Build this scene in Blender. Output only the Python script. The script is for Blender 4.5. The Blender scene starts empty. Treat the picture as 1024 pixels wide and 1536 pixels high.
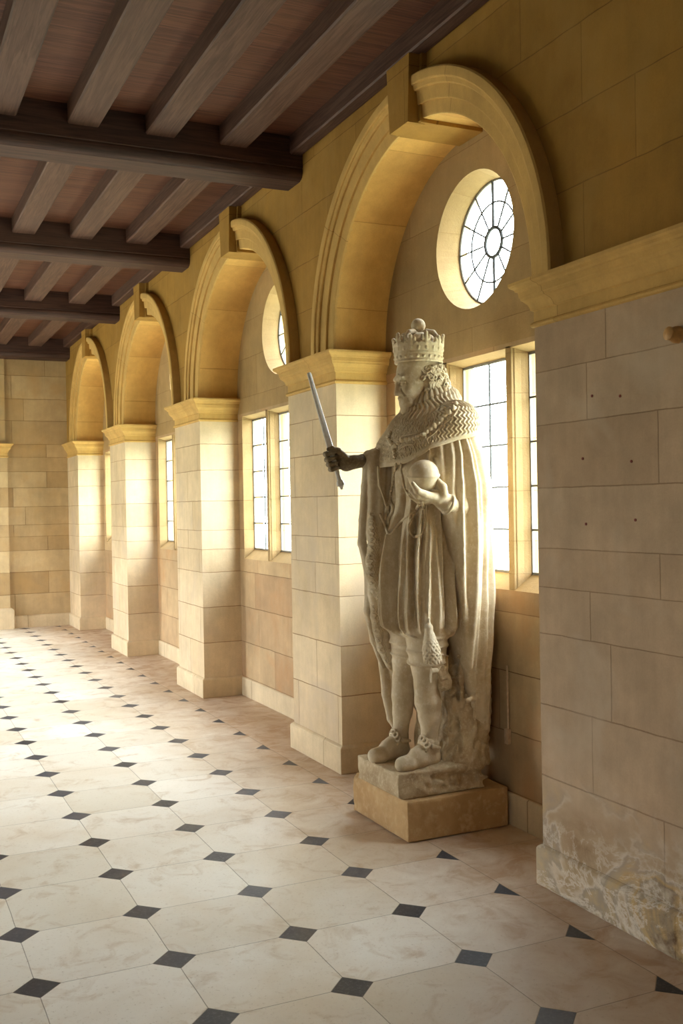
import bpy, math, random
import numpy as np
from mathutils import Vector, Matrix
from mathutils.geometry import tessellate_polygon

C = bpy.context.scene.collection
R = math.radians
PI = math.pi

# ------------------------------------------------------------------ camera
EYE = 1.6
F_PX, YAW, PITCH, ROLL = 1532.74, .4332, -.0066, -.0177
c_, s_ = math.cos(YAW), math.sin(YAW)
cp_, sp_ = math.cos(PITCH), math.sin(PITCH)
cr_, sr_ = math.cos(ROLL), math.sin(ROLL)
v_side = Vector((c_, -s_, 0)); v_ahead = Vector((s_, c_, 0)); v_z = Vector((0, 0, 1))
v_y2 = v_z * cp_ - v_ahead * sp_
cam_right = v_side * cr_ + v_y2 * sr_
cam_up = -v_side * sr_ + v_y2 * cr_
cam_fwd = v_ahead * cp_ + v_z * sp_
cd = bpy.data.cameras.new('camera')
cd.sensor_fit = 'HORIZONTAL'; cd.sensor_width = 24; cd.lens = F_PX / 1024 * 24
cam = bpy.data.objects.new('camera', cd); C.objects.link(cam)
m = Matrix((cam_right, cam_up, -cam_fwd)).transposed().to_4x4()
m.translation = (0, 0, EYE)
cam.matrix_world = m
cd.clip_start = .05; cd.clip_end = 200
bpy.context.scene.camera = cam

# ------------------------------------------------------------------ daylight and exposure
sc = bpy.context.scene
sc.view_settings.view_transform = 'Standard'
sc.view_settings.look = 'None'
sc.view_settings.gamma = 1
sc.view_settings.use_curve_mapping = False
sc.view_settings.exposure = 0.04
SKY = 36.0
w = bpy.data.worlds.new('overcast_sky'); sc.world = w
w.use_nodes = True
nt = w.node_tree; nt.nodes.clear()
wo = nt.nodes.new('ShaderNodeOutputWorld'); bg = nt.nodes.new('ShaderNodeBackground')
tcw = nt.nodes.new('ShaderNodeTexCoord'); spw = nt.nodes.new('ShaderNodeSeparateXYZ')
rw = nt.nodes.new('ShaderNodeMapRange')
rw.inputs['From Min'].default_value = -.12; rw.inputs['From Max'].default_value = .25
mxw = nt.nodes.new('ShaderNodeMix'); mxw.data_type = 'RGBA'
mxw.inputs['A'].default_value = (.30, .33, .26, 1)      # lawn and gravel below the horizon
mxw.inputs['B'].default_value = (.87, .93, 1.0, 1)     # bright overcast sky
nt.links.new(tcw.outputs['Generated'], spw.inputs[0]); nt.links.new(spw.outputs['Z'], rw.inputs['Value'])
nt.links.new(rw.outputs[0], mxw.inputs['Factor']); nt.links.new(mxw.outputs['Result'], bg.inputs['Color'])
bg.inputs['Strength'].default_value = SKY
nt.links.new(bg.outputs[0], wo.inputs[0])
try:
    sc.cycles.max_bounces = 10; sc.cycles.diffuse_bounces = 7; sc.cycles.transparent_max_bounces = 12
    sc.cycles.sample_clamp_indirect = 8
    sc.cycles.use_denoising = True
    sc.cycles.caustics_reflective = False; sc.cycles.caustics_refractive = False
except Exception:
    pass

def portal(name, loc, rot, sx, sy):
    l = bpy.data.lights.new(name, 'AREA'); l.shape = 'RECTANGLE'; l.size = sx; l.size_y = sy
    l.cycles.is_portal = True
    o = bpy.data.objects.new(name, l); C.objects.link(o); o.location = loc; o.rotation_euler = rot
    return o

# ------------------------------------------------------------------ measures of the gallery
W = 2.534            # face of the piers
BX = 2.87            # face of the window wall in the bays
P0, PP, PWD = 5.525, 2.755, .7585   # near edge of second pier, bay spacing, pier width
ZC, ZS = 2.337, 2.515               # underside of capital, springing
RAD = .998
BAYS = [P0 - RAD + PP * k for k in range(4)]
ENDY = 14.56
LX = -2.3            # far side of the gallery
NY = -2.5
ZT = 3.93            # boards
COURSES = [0, .165, .465, .765, 1.06, 1.25, 1.41, 1.66, 1.92, 2.14, 2.337, 2.515, 2.84, 3.14, 3.46, 3.76, 4.06, 4.4]

# ------------------------------------------------------------------ materials
def L3(r, g, b):
    f = lambda x: ((x / 255 + .055) / 1.055) ** 2.4 if x > 10 else x / 255 / 12.92
    return (f(r), f(g), f(b), 1)

class NT:
    def __init__(s, name):
        s.m = bpy.data.materials.new(name); s.m.use_nodes = True
        s.t = s.m.node_tree; s.t.nodes.clear()
        s.out = s.n('OutputMaterial'); s.b = s.n('BsdfPrincipled'); s.l(s.b.outputs[0], s.out.inputs[0])
    def n(s, kind, **kw):
        k = s.t.nodes.new('ShaderNode' + kind)
        for a, v in kw.items(): setattr(k, a, v)
        return k
    def l(s, a, b): s.t.links.new(a, b)
    def val(s, sock, v):
        if hasattr(v, 'is_output'): s.l(v, sock)
        else: sock.default_value = v
    def math(s, op, a, b=0, c=None, clamp=False):
        k = s.n('Math', operation=op, use_clamp=clamp)
        s.val(k.inputs[0], a); s.val(k.inputs[1], b)
        if c is not None: s.val(k.inputs[2], c)
        return k.outputs[0]
    def mix(s, f, a, b, bt='MIX'):
        k = s.n('Mix', data_type='RGBA', blend_type=bt)
        s.val(k.inputs['Factor'], f); s.val(k.inputs['A'], a); s.val(k.inputs['B'], b)
        return k.outputs['Result']
    def noise(s, vec, scale, detail=4, rough=.55, dist=0):
        k = s.n('TexNoise'); k.inputs['Scale'].default_value = scale
        k.inputs['Detail'].default_value = detail; k.inputs['Roughness'].default_value = rough
        k.inputs['Distortion'].default_value = dist
        if vec is not None: s.l(vec, k.inputs['Vector'])
        return k.outputs['Fac']
    def ramp(s, f, stops):
        k = s.n('ValToRGB'); e = k.color_ramp.elements
        while len(e) < len(stops): e.new(.5)
        for a, (p, c) in zip(e, stops):
            a.position = p; a.color = c if hasattr(c, '__len__') else (c, c, c, 1)
        s.l(f, k.inputs[0]); return k.outputs[0]
    def rng(s, v, a, b, c=0, d=1):
        k = s.n('MapRange'); s.val(k.inputs['Value'], v)
        for i, x in zip(('From Min', 'From Max', 'To Min', 'To Max'), (a, b, c, d)): k.inputs[i].default_value = x
        return k.outputs[0]
    def bump(s, h, strength, dist, normal=None):
        k = s.n('Bump'); k.inputs['Strength'].default_value = strength; k.inputs['Distance'].default_value = dist
        s.l(h, k.inputs['Height'])
        if normal: s.l(normal, k.inputs['Normal'])
        return k.outputs[0]
    def mapping(s, vec, scale=(1, 1, 1), loc=(0, 0, 0)):
        k = s.n('Mapping'); k.inputs['Scale'].default_value = scale; k.inputs['Location'].default_value = loc
        s.l(vec, k.inputs['Vector']); return k.outputs[0]

def ashlar(name, c1, c2, mortar, rough=.85, width=.62, bump=.35, grain=.25, mort=.0026, curve=True, row=.25,
           patch=None, stain=False, offx=0.0):
    t = NT(name)
    geo = t.n('TexCoord'); obj = geo.outputs['Object']; uv = t.n('UVMap').outputs[0]
    sp = t.n('SeparateXYZ'); t.l(uv, sp.inputs[0])
    u, v = sp.outputs[0], sp.outputs[1]
    if curve:
        fc = t.n('FloatCurve'); cu = fc.mapping.curves[0]
        pts = [(z / 5, i / 20) for i, z in enumerate(COURSES)]
        cu.points[0].location = pts[0]; cu.points[1].location = (1, 19 / 20)
        for p in pts[1:]: cu.points.new(*p)
        for p in cu.points: p.handle_type = 'VECTOR'
        fc.mapping.update()
        t.l(t.math('DIVIDE', v, 5), fc.inputs['Value'])
        v = t.math('MULTIPLY', fc.outputs[0], 20 * row)
    cb = t.n('CombineXYZ'); t.l(t.math('ADD', u, offx), cb.inputs[0]); t.val(cb.inputs[1], v)
    vec = cb.outputs[0]
    # the joints wander by a millimetre or two
    nz = t.n('TexNoise'); nz.inputs['Scale'].default_value = 7; t.l(obj, nz.inputs['Vector'])
    vm = t.n('VectorMath', operation='MULTIPLY_ADD'); t.l(nz.outputs['Color'], vm.inputs[0])
    vm.inputs[1].default_value = (.008, .008, 0); t.l(vec, vm.inputs[2]); vec = vm.outputs[0]
    br = t.n('TexBrick'); t.l(vec, br.inputs['Vector'])
    br.offset = .5; br.offset_frequency = 2; br.squash = 1.45; br.squash_frequency = 3
    br.inputs['Scale'].default_value = 1; br.inputs['Brick Width'].default_value = width
    br.inputs['Row Height'].default_value = row; br.inputs['Mortar Size'].default_value = mort
    br.inputs['Mortar Smooth'].default_value = .3; br.inputs['Bias'].default_value = 0
    br.inputs['Color1'].default_value = c1; br.inputs['Color2'].default_value = c2; br.inputs['Mortar'].default_value = mortar
    col = br.outputs['Color']; fac = br.outputs['Fac']
    n1 = t.noise(obj, 1.6, 5, .6); n2 = t.noise(obj, 9, 5, .65); n3 = t.noise(obj, 120, 3, .7)
    n4 = t.noise(t.mapping(obj, (1, 1, .12)), 22, 4, .6)
    g = t.math('MULTIPLY', t.rng(n1, .3, .7, .82, 1.14), t.rng(n2, .25, .75, .90, 1.09))
    g = t.math('MULTIPLY', g, t.rng(n3, .3, .7, .95, 1.05)); g = t.math('MULTIPLY', g, t.rng(n4, .3, .7, .95, 1.05))
    gc = t.n('CombineColor')
    for i in range(3): t.l(g, gc.inputs[i])
    col = t.mix(1, col, gc.outputs[0], 'MULTIPLY')
    if patch:
        pm = t.rng(t.noise(obj, 2.3, 4, .6, .4), .5, .68)
        col = t.mix(t.math('MULTIPLY', pm, .55), col, patch)
    if stain:
        so = t.n('SeparateXYZ'); t.l(obj, so.inputs[0]); z = so.outputs[2]
        wv = t.noise(t.mapping(obj, (1, 1.0, 1.5)), 2.0, 5, .55, .9)
        w2 = t.noise(t.mapping(obj, (1, .8, 1.2)), 3.6, 7, .7, .5)
        near = t.rng(so.outputs[1], 3.75, 3.45, 0, 1)
        low = t.math('MULTIPLY', t.rng(t.math('ADD', z, t.math('MULTIPLY', w2, -.55)), .20, -.10), near, clamp=True)
        veil = t.ramp(wv, [(.30, L3(140, 112, 80)), (.42, L3(172, 150, 120)), (.46, L3(206, 196, 180)), (.49, L3(150, 140, 128)),
                           (.54, L3(176, 156, 124)), (.58, L3(190, 158, 104)), (.63, L3(132, 118, 100)), (.70, L3(196, 184, 164))])
        col = t.mix(t.math('MULTIPLY', low, .75), col, veil)
        blot = t.math('MULTIPLY', t.rng(w2, .56, .66), t.math('MULTIPLY', t.rng(z, .32, .1), near), clamp=True)
        col = t.mix(t.math('MULTIPLY', blot, .85), col, L3(92, 66, 40))
        salt = t.math('MULTIPLY', t.rng(t.math('ABSOLUTE', t.math('SUBTRACT', w2, .5)), .03, .0), t.math('MULTIPLY', t.rng(z, .36, .1), near), clamp=True)
        col = t.mix(t.math('MULTIPLY', salt, .8), col, L3(222, 214, 200))
    t.l(col, t.b.inputs['Base Color'])
    t.b.inputs['Roughness'].default_value = rough
    t.b.inputs['Specular IOR Level'].default_value = .25
    h1 = t.math('MULTIPLY', fac, -1)
    nb = t.bump(h1, .8, .006)
    hh = t.math('ADD', t.math('MULTIPLY', n3, grain), t.math('MULTIPLY', n2, .6))
    t.l(t.bump(hh, bump, .008, nb), t.b.inputs['Normal'])
    return t.m

M = {}
M['pier'] = ashlar('dressed_limestone', L3(206, 185, 152), L3(196, 173, 138), L3(146, 116, 82), patch=L3(186, 168, 146))
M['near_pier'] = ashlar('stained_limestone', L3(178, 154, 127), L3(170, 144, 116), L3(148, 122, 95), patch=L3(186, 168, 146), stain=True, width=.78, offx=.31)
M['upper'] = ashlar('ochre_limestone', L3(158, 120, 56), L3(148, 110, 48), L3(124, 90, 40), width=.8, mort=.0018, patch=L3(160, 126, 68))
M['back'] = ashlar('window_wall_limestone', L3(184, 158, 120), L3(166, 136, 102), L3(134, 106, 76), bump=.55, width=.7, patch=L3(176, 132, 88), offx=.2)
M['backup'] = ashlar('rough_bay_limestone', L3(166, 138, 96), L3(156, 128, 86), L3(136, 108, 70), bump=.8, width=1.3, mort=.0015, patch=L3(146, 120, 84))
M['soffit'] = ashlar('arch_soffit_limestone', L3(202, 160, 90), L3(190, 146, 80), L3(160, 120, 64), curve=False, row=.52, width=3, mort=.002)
M['end'] = ashlar('end_wall_limestone', L3(188, 164, 124), L3(160, 132, 92), L3(124, 98, 66), width=.9, patch=L3(180, 146, 96))
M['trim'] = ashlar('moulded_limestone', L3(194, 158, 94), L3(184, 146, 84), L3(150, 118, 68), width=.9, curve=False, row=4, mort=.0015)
M['base'] = ashlar('plinth_limestone', L3(206, 186, 152), L3(190, 166, 130), L3(130, 104, 74), curve=False, row=2, width=.8, stain=True)

def plain_stone(name, col, dark, light, scale=1.0, bump=.5, rough=.85, pits=True):
    t = NT(name); obj = t.n('TexCoord').outputs['Object']
    n1 = t.noise(obj, 4 * scale, 6, .65); n2 = t.noise(obj, 38 * scale, 5, .7); n3 = t.noise(obj, 160 * scale, 3, .7)
    col1 = t.mix(t.rng(n1, .35, .7), col, dark); col1 = t.mix(t.math('MULTIPLY', t.rng(n2, .5, .75), .6), col1, light)
    t.l(col1, t.b.inputs['Base Color']); t.b.inputs['Roughness'].default_value = rough
    t.b.inputs['Specular IOR Level'].default_value = .2
    h = t.math('ADD', t.math('MULTIPLY', n2, .7), t.math('MULTIPLY', n3, .4))
    t.l(t.bump(h, bump, .004), t.b.inputs['Normal'])
    return t.m
M['statue'] = plain_stone('carved_statue_stone', L3(204, 188, 160), L3(170, 148, 114), L3(220, 208, 186), bump=.6)
M['statue_rough'] = plain_stone('rough_weathered_stone', L3(196, 178, 146), L3(150, 124, 90), L3(220, 206, 176), 1.6, bump=.9)
M['dark_hand'] = plain_stone('dark_weathered_stone', L3(132, 114, 88), L3(92, 78, 60), L3(176, 156, 118), 2.5, bump=.6, rough=.6)
M['block'] = plain_stone('pedestal_stone', L3(190, 158, 112), L3(158, 122, 80), L3(206, 182, 142), .6, bump=.5)

def floor_mat():
    t = NT('octagon_paving'); obj = t.n('TexCoord').outputs['Object']
    nz = t.n('TexNoise'); nz.inputs['Scale'].default_value = 2.5; t.l(obj, nz.inputs['Vector'])
    vm = t.n('VectorMath', operation='MULTIPLY_ADD'); t.l(nz.outputs['Color'], vm.inputs[0])
    vm.inputs[1].default_value = (.01, .01, 0); t.l(obj, vm.inputs[2])
    sp = t.n('SeparateXYZ'); t.l(vm.outputs[0], sp.inputs[0]); x, y = sp.outputs[0], sp.outputs[1]
    PX = .4728
    X0, Y0 = .4826 + PX + .005, 3.5409 + .005
    fx = t.math('DIVIDE', t.math('SUBTRACT', x, X0), PX); fy = t.math('DIVIDE', t.math('SUBTRACT', y, Y0), PX)
    rx, ry = t.math('ROUND', fx), t.math('ROUND', fy)
    ax = t.math('MULTIPLY', t.math('ABSOLUTE', t.math('SUBTRACT', fx, rx)), PX)
    ay = t.math('MULTIPLY', t.math('ABSOLUTE', t.math('SUBTRACT', fy, ry)), PX)
    s = t.math('ADD', ax, ay)
    field = t.math('LESS_THAN', x, X0 + 3 * PX)
    dia = t.math('MULTIPLY', t.rng(s, .0795, .0775), field)
    line = t.math('MINIMUM', ax, ay)
    edge = t.math('ABSOLUTE', t.math('SUBTRACT', s, .079))
    ln = t.math('MULTIPLY', t.rng(line, .0022, .0010), field)
    ln = t.math('MULTIPLY', ln, t.math('SUBTRACT', 1, dia))
    ln = t.math('MAXIMUM', ln, t.math('MULTIPLY', t.rng(edge, .0024, .001), field))
    bx = t.math('ABSOLUTE', t.math('SUBTRACT', x, X0 + 3 * PX))
    ln = t.math('MAXIMUM', ln, t.rng(bx, .0025, .001))
    by = t.math('MULTIPLY', t.rng(ay, .0018, .0008), t.math('GREATER_THAN', x, X0 + 3 * PX))
    ln = t.math('MAXIMUM', ln, by)
    # each slab its own tone
    wn = t.n('TexWhiteNoise'); cb = t.n('CombineXYZ')
    t.l(t.math('FLOOR', fx), cb.inputs[0]); t.l(t.math('FLOOR', fy), cb.inputs[1]); t.l(cb.outputs[0], wn.inputs['Vector'])
    wd = t.n('TexWhiteNoise'); cb2 = t.n('CombineXYZ'); t.l(rx, cb2.inputs[0]); t.l(ry, cb2.inputs[1]); t.l(cb2.outputs[0], wd.inputs['Vector'])
    cream = t.mix(wn.outputs['Value'], L3(234, 227, 214), L3(216, 206, 188))
    n1 = t.noise(obj, 1.1, 6, .6, .6); n2 = t.noise(obj, 6, 6, .65, .8); n3 = t.noise(obj, 70, 4, .7)
    cream = t.mix(t.math('MULTIPLY', t.rng(n1, .44, .68), .45), cream, L3(196, 170, 130))
    cream = t.mix(t.math('MULTIPLY', t.rng(n2, .54, .72), .6), cream, L3(182, 152, 112))
    cream = t.mix(t.math('MULTIPLY', t.rng(n3, .58, .70), .5), cream, L3(160, 136, 104))
    wall_shade = t.math('MULTIPLY', t.rng(x, 1.6, 2.45), t.rng(n2, .3, .6, .45, 1))  # shade beside the right wall painted into the paving, broken by noise
    cream = t.mix(t.math('MULTIPLY', wall_shade, .75), cream, L3(170, 132, 94))
    black = t.mix(wd.outputs['Value'], L3(34, 36, 42), L3(74, 74, 80))
    black = t.mix(t.math('MULTIPLY', t.rng(n3, .5, .75), .5), black, L3(110, 110, 116))
    col = t.mix(dia, cream, black); col = t.mix(t.math('MULTIPLY', ln, .75), col, L3(120, 104, 82))
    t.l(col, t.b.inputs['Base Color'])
    t.l(t.rng(n2, .3, .7, .34, .55), t.b.inputs['Roughness'])
    t.b.inputs['Specular IOR Level'].default_value = .45
    h = t.math('ADD', t.math('MULTIPLY', ln, -1), t.math('MULTIPLY', n3, .12))
    t.l(t.bump(h, .5, .003), t.b.inputs['Normal'])
    return t.m
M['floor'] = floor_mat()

def wood(name, c1, c2, axis, scale=1.0, rough=.6, planks=None, spec=.35):
    t = NT(name); tc = t.n('TexCoord'); obj = tc.outputs['Object']
    sv = {'y': (14, .7, 14), 'x': (.7, 14, 14)}[axis]
    oi = t.n('ObjectInfo')
    va = t.n('VectorMath', operation='ADD'); t.l(obj, va.inputs[0])
    rnd = t.math('MULTIPLY', oi.outputs['Random'], 37); cb = t.n('CombineXYZ')
    for i in range(3): t.l(rnd, cb.inputs[i])
    t.l(cb.outputs[0], va.inputs[1])
    if planks:
        so = t.n('SeparateXYZ'); t.l(obj, so.inputs[0])
        row = t.math('FLOOR', t.math('DIVIDE', so.outputs[1], planks)); cbp = t.n('CombineXYZ')
        t.l(t.math('MULTIPLY', row, 3.71), cbp.inputs[0]); t.l(row, cbp.inputs[2])
        v2 = t.n('VectorMath', operation='ADD'); t.l(va.outputs[0], v2.inputs[0]); t.l(cbp.outputs[0], v2.inputs[1]); va = v2
    n = t.noise(t.mapping(va.outputs[0], sv), 2.2 * scale, 6, .62, 1.3)
    w_ = t.noise(t.mapping(va.outputs[0], tuple(3 * a for a in sv)), 3 * scale, 4, .6, .3)
    f = t.math('ADD', t.math('MULTIPLY', n, .65), t.math('MULTIPLY', w_, .35))
    col = t.mix(t.rng(f, .42, .60), c1, c2)
    h = f
    if planks:
        wn = t.n('TexWhiteNoise', noise_dimensions='1D'); t.l(row, wn.inputs['W'])
        col = t.mix(t.math('MULTIPLY', wn.outputs['Value'], .45), col, L3(106, 70, 48))
        fr = t.math('ABSOLUTE', t.math('SUBTRACT', t.math('FRACT', t.math('DIVIDE', so.outputs[1], planks)), .5))
        gap = t.rng(fr, .485, .5); col = t.mix(gap, col, L3(24, 14, 10))
        h = t.math('SUBTRACT', f, gap)
    else:
        col = t.mix(t.math('MULTIPLY', t.rng(oi.outputs['Random'], 0, 1), .3), col, L3(98, 76, 64))
    t.l(col, t.b.inputs['Base Color']); t.b.inputs['Roughness'].default_value = rough
    t.b.inputs['Specular IOR Level'].default_value = spec
    t.l(t.bump(h, .35, .004), t.b.inputs['Normal'])
    return t.m
M['joist'] = wood('oak_joist', L3(60, 36, 28), L3(92, 66, 54), 'y')
M['beam'] = wood('oak_beam', L3(40, 20, 17), L3(72, 46, 38), 'x')
M['board'] = wood('oak_boards', L3(70, 36, 24), L3(104, 64, 46), 'x', planks=.105)

def simple(name, col, rough=.5, metal=0, spec=.5):
    t = NT(name); obj = t.n('TexCoord').outputs['Object']
    n = t.noise(obj, 60, 3, .6)
    cc = t.mix(t.rng(n, .3, .7), col, tuple(x * .75 for x in col[:3]) + (1,))
    t.l(cc, t.b.inputs['Base Color']); t.b.inputs['Roughness'].default_value = rough
    t.b.inputs['Metallic'].default_value = metal; t.b.inputs['Specular IOR Level'].default_value = spec
    return t.m
M['lead'] = simple('lead_cames', L3(60, 60, 62), .6, .1)
M['iron'] = simple('iron_frame', L3(120, 114, 104), .6, .4)
M['blade'] = simple('pale_sword_stone', L3(196, 190, 180), .45)
M['peg'] = simple('ochre_peg', L3(196, 150, 90), .6)
M['red'] = simple('red_plug', L3(120, 40, 24), .7)
M['conduit'] = simple('pale_conduit', L3(196, 168, 136), .6)
M['plaster'] = plain_stone('plain_far_side', L3(206, 194, 172), L3(190, 176, 152), L3(220, 206, 176), .5, .2)

def glass_mat():
    t = NT('old_window_glass'); t.t.nodes.remove(t.b)
    tr = t.n('BsdfTransparent'); tr.inputs[0].default_value = (.93, .96, .95, 1)
    gl = t.n('BsdfGlossy'); gl.inputs['Roughness'].default_value = .04
    lw = t.n('LayerWeight'); lw.inputs[0].default_value = .5
    fr = t.math('MULTIPLY_ADD', t.math('POWER', lw.outputs['Facing'], 5), .6, .04)
    obj = t.n('TexCoord').outputs['Object']
    t.l(t.bump(t.noise(obj, 9, 2), .25, .01), gl.inputs['Normal'])
    mx = t.n('MixShader'); t.l(fr, mx.inputs[0]); t.l(tr.outputs[0], mx.inputs[1]); t.l(gl.outputs[0], mx.inputs[2])
    t.l(mx.outputs[0], t.out.inputs[0])
    return t.m
M['glass'] = glass_mat()

# ------------------------------------------------------------------ mesh helpers
class MB:
    def __init__(s): s.v = []; s.f = []; s.uv = []; s.mi = []
    def face(s, pts, uvs=None, mi=0):
        i = len(s.v); s.v += [tuple(p) for p in pts]; s.f.append(tuple(range(i, i + len(pts))))
        s.uv.append(uvs if uvs else [(p[1] + p[0] * .3, p[2]) for p in pts]); s.mi.append(mi)
    def box(s, x0, x1, y0, y1, z0, z1, mi=0):
        p = [(x0, y0, z0), (x1, y0, z0), (x1, y1, z0), (x0, y1, z0), (x0, y0, z1), (x1, y0, z1), (x1, y1, z1), (x0, y1, z1)]
        for q in ((0, 3, 2, 1), (4, 5, 6, 7), (0, 1, 5, 4), (1, 2, 6, 5), (2, 3, 7, 6), (3, 0, 4, 7)):
            s.face([p[k] for k in q], mi=mi)
    def hexa(s, p, mi=0):
        for q in ((0, 3, 2, 1), (4, 5, 6, 7), (0, 1, 5, 4), (1, 2, 6, 5), (2, 3, 7, 6), (3, 0, 4, 7)):
            s.face([p[k] for k in q], mi=mi)
    def sweep(s, rings, closed_profile=True, caps=True, uvf=None):
        n = len(rings[0])
        for a in range(len(rings) - 1):
            for b in range(n if closed_profile else n - 1):
                c = (b + 1) % n
                q = [rings[a][b], rings[a][c], rings[a + 1][c], rings[a + 1][b]]
                s.face(q, [uvf(a, b), uvf(a, c), uvf(a + 1, c), uvf(a + 1, b)] if uvf else None)
        if caps: s.face(list(reversed(rings[0]))); s.face(rings[-1])
    def tube(s, pts, r, n=8, closed=False):
        pts = [Vector(p) for p in pts]; rings = []
        for i, p in enumerate(pts):
            if closed: t = pts[(i + 1) % len(pts)] - pts[i - 1]
            else: t = pts[min(i + 1, len(pts) - 1)] - pts[max(i - 1, 0)]
            t.normalize(); a = Vector((1, 0, 0)) if abs(t.x) < .9 else Vector((0, 1, 0))
            u = t.cross(a).normalized(); v = t.cross(u)
            rr = r[i] if hasattr(r, '__len__') else r
            rings.append([tuple(p + (u * math.cos(2 * PI * k / n) + v * math.sin(2 * PI * k / n)) * rr) for k in range(n)])
        if closed: rings.append(rings[0])
        s.sweep(rings, True, not closed)
    def build(s, name, mats, parent=None, smooth=False, merge=True, origin=None, bevel=0, sharp=38):
        me = bpy.data.meshes.new(name)
        o3 = Vector(origin) if origin else Vector((0, 0, 0))
        me.from_pydata([tuple(Vector(v) - o3) for v in s.v], [], s.f)
        ul = me.uv_layers.new(name='UVMap'); k = 0
        flat = [c for f in s.uv for p in f for c in p]
        ul.data.foreach_set('uv', flat)
        mats = mats if isinstance(mats, (list, tuple)) else [mats]
        for mm in mats: me.materials.append(mm)
        me.polygons.foreach_set('material_index', s.mi)
        if smooth: me.polygons.foreach_set('use_smooth', [True] * len(s.f))
        if merge:
            import bmesh
            bm = bmesh.new(); bm.from_mesh(me); bmesh.ops.remove_doubles(bm, verts=bm.verts, dist=1e-5)
            bmesh.ops.recalc_face_normals(bm, faces=bm.faces); bm.to_mesh(me); bm.free()
        if smooth:
            try: me.set_sharp_from_angle(angle=R(sharp))
            except Exception: pass
        me.update()
        o = bpy.data.objects.new(name, me); C.objects.link(o); o.location = o3
        if parent is not None:
            o.parent = parent; o.location = o3 - parent.location if origin else -parent.location
        if bevel:
            b = o.modifiers.new('b', 'BEVEL'); b.width = bevel; b.segments = 2; b.limit_method = 'ANGLE'; b.angle_limit = R(40)
        return o

def struct(o): o['kind'] = 'structure'; return o
def tag(o, label, cat, group=None):
    o['label'] = label; o['category'] = cat
    if group: o['group'] = group
    return o
def empty(name, loc):
    o = bpy.data.objects.new(name, None); C.objects.link(o); o.location = loc; o.empty_display_size = .1; return o

# ------------------------------------------------------------------ floor and ceiling
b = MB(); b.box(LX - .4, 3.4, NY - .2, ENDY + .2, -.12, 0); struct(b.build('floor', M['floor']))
b = MB(); b.box(LX - .4, 3.4, NY - .2, ENDY + .2, ZT, ZT + .15); struct(b.build('ceiling', M['board']))

# ------------------------------------------------------------------ right wall: piers, arches, window wall
b = MB()
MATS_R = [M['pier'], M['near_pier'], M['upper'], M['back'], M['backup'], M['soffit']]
def uvf(pts): return [(p[1], p[2]) for p in pts]
def wallquad(y0, y1, z0, z1, x, mi):
    p = [(x, y0, z0), (x, y1, z0), (x, y1, z1), (x, y0, z1)]; b.face(p, uvf(p), mi)
edges = [(NY, BAYS[0] - RAD)] + [(P0 + PP * k, P0 + PP * k + PWD) for k in range(4)]
edges[-1] = (edges[-1][0], ENDY)
for k, (y0, y1) in enumerate(edges):
    wallquad(y0, y1, 0, ZS, W, 1 if k == 0 else 0)
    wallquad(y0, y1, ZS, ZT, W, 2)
NSEG = 48
def zstep(cy, y0, y1, z0, z1, depth_uv):      # reveal faces of a pier
    for z in ((z0, z1),):
        p = [(W, cy, z0), (BX, cy, z0), (BX, cy, z1), (W, cy, z1)]
        b.face(p, [(.2, z0), (.206, z0), (.206, z1), (.2, z1)], 0)
WZ = 2.965; WRY, WRZ = .372, .352; GRY, GRZ = .335, .322; GX = 3.0; OX = 3.07
RZ0, RZ1, RH = 1.165, 2.36, .885; QX = 2.96; QZ0, QZ1, QH = 1.245, 2.335, .865
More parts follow.
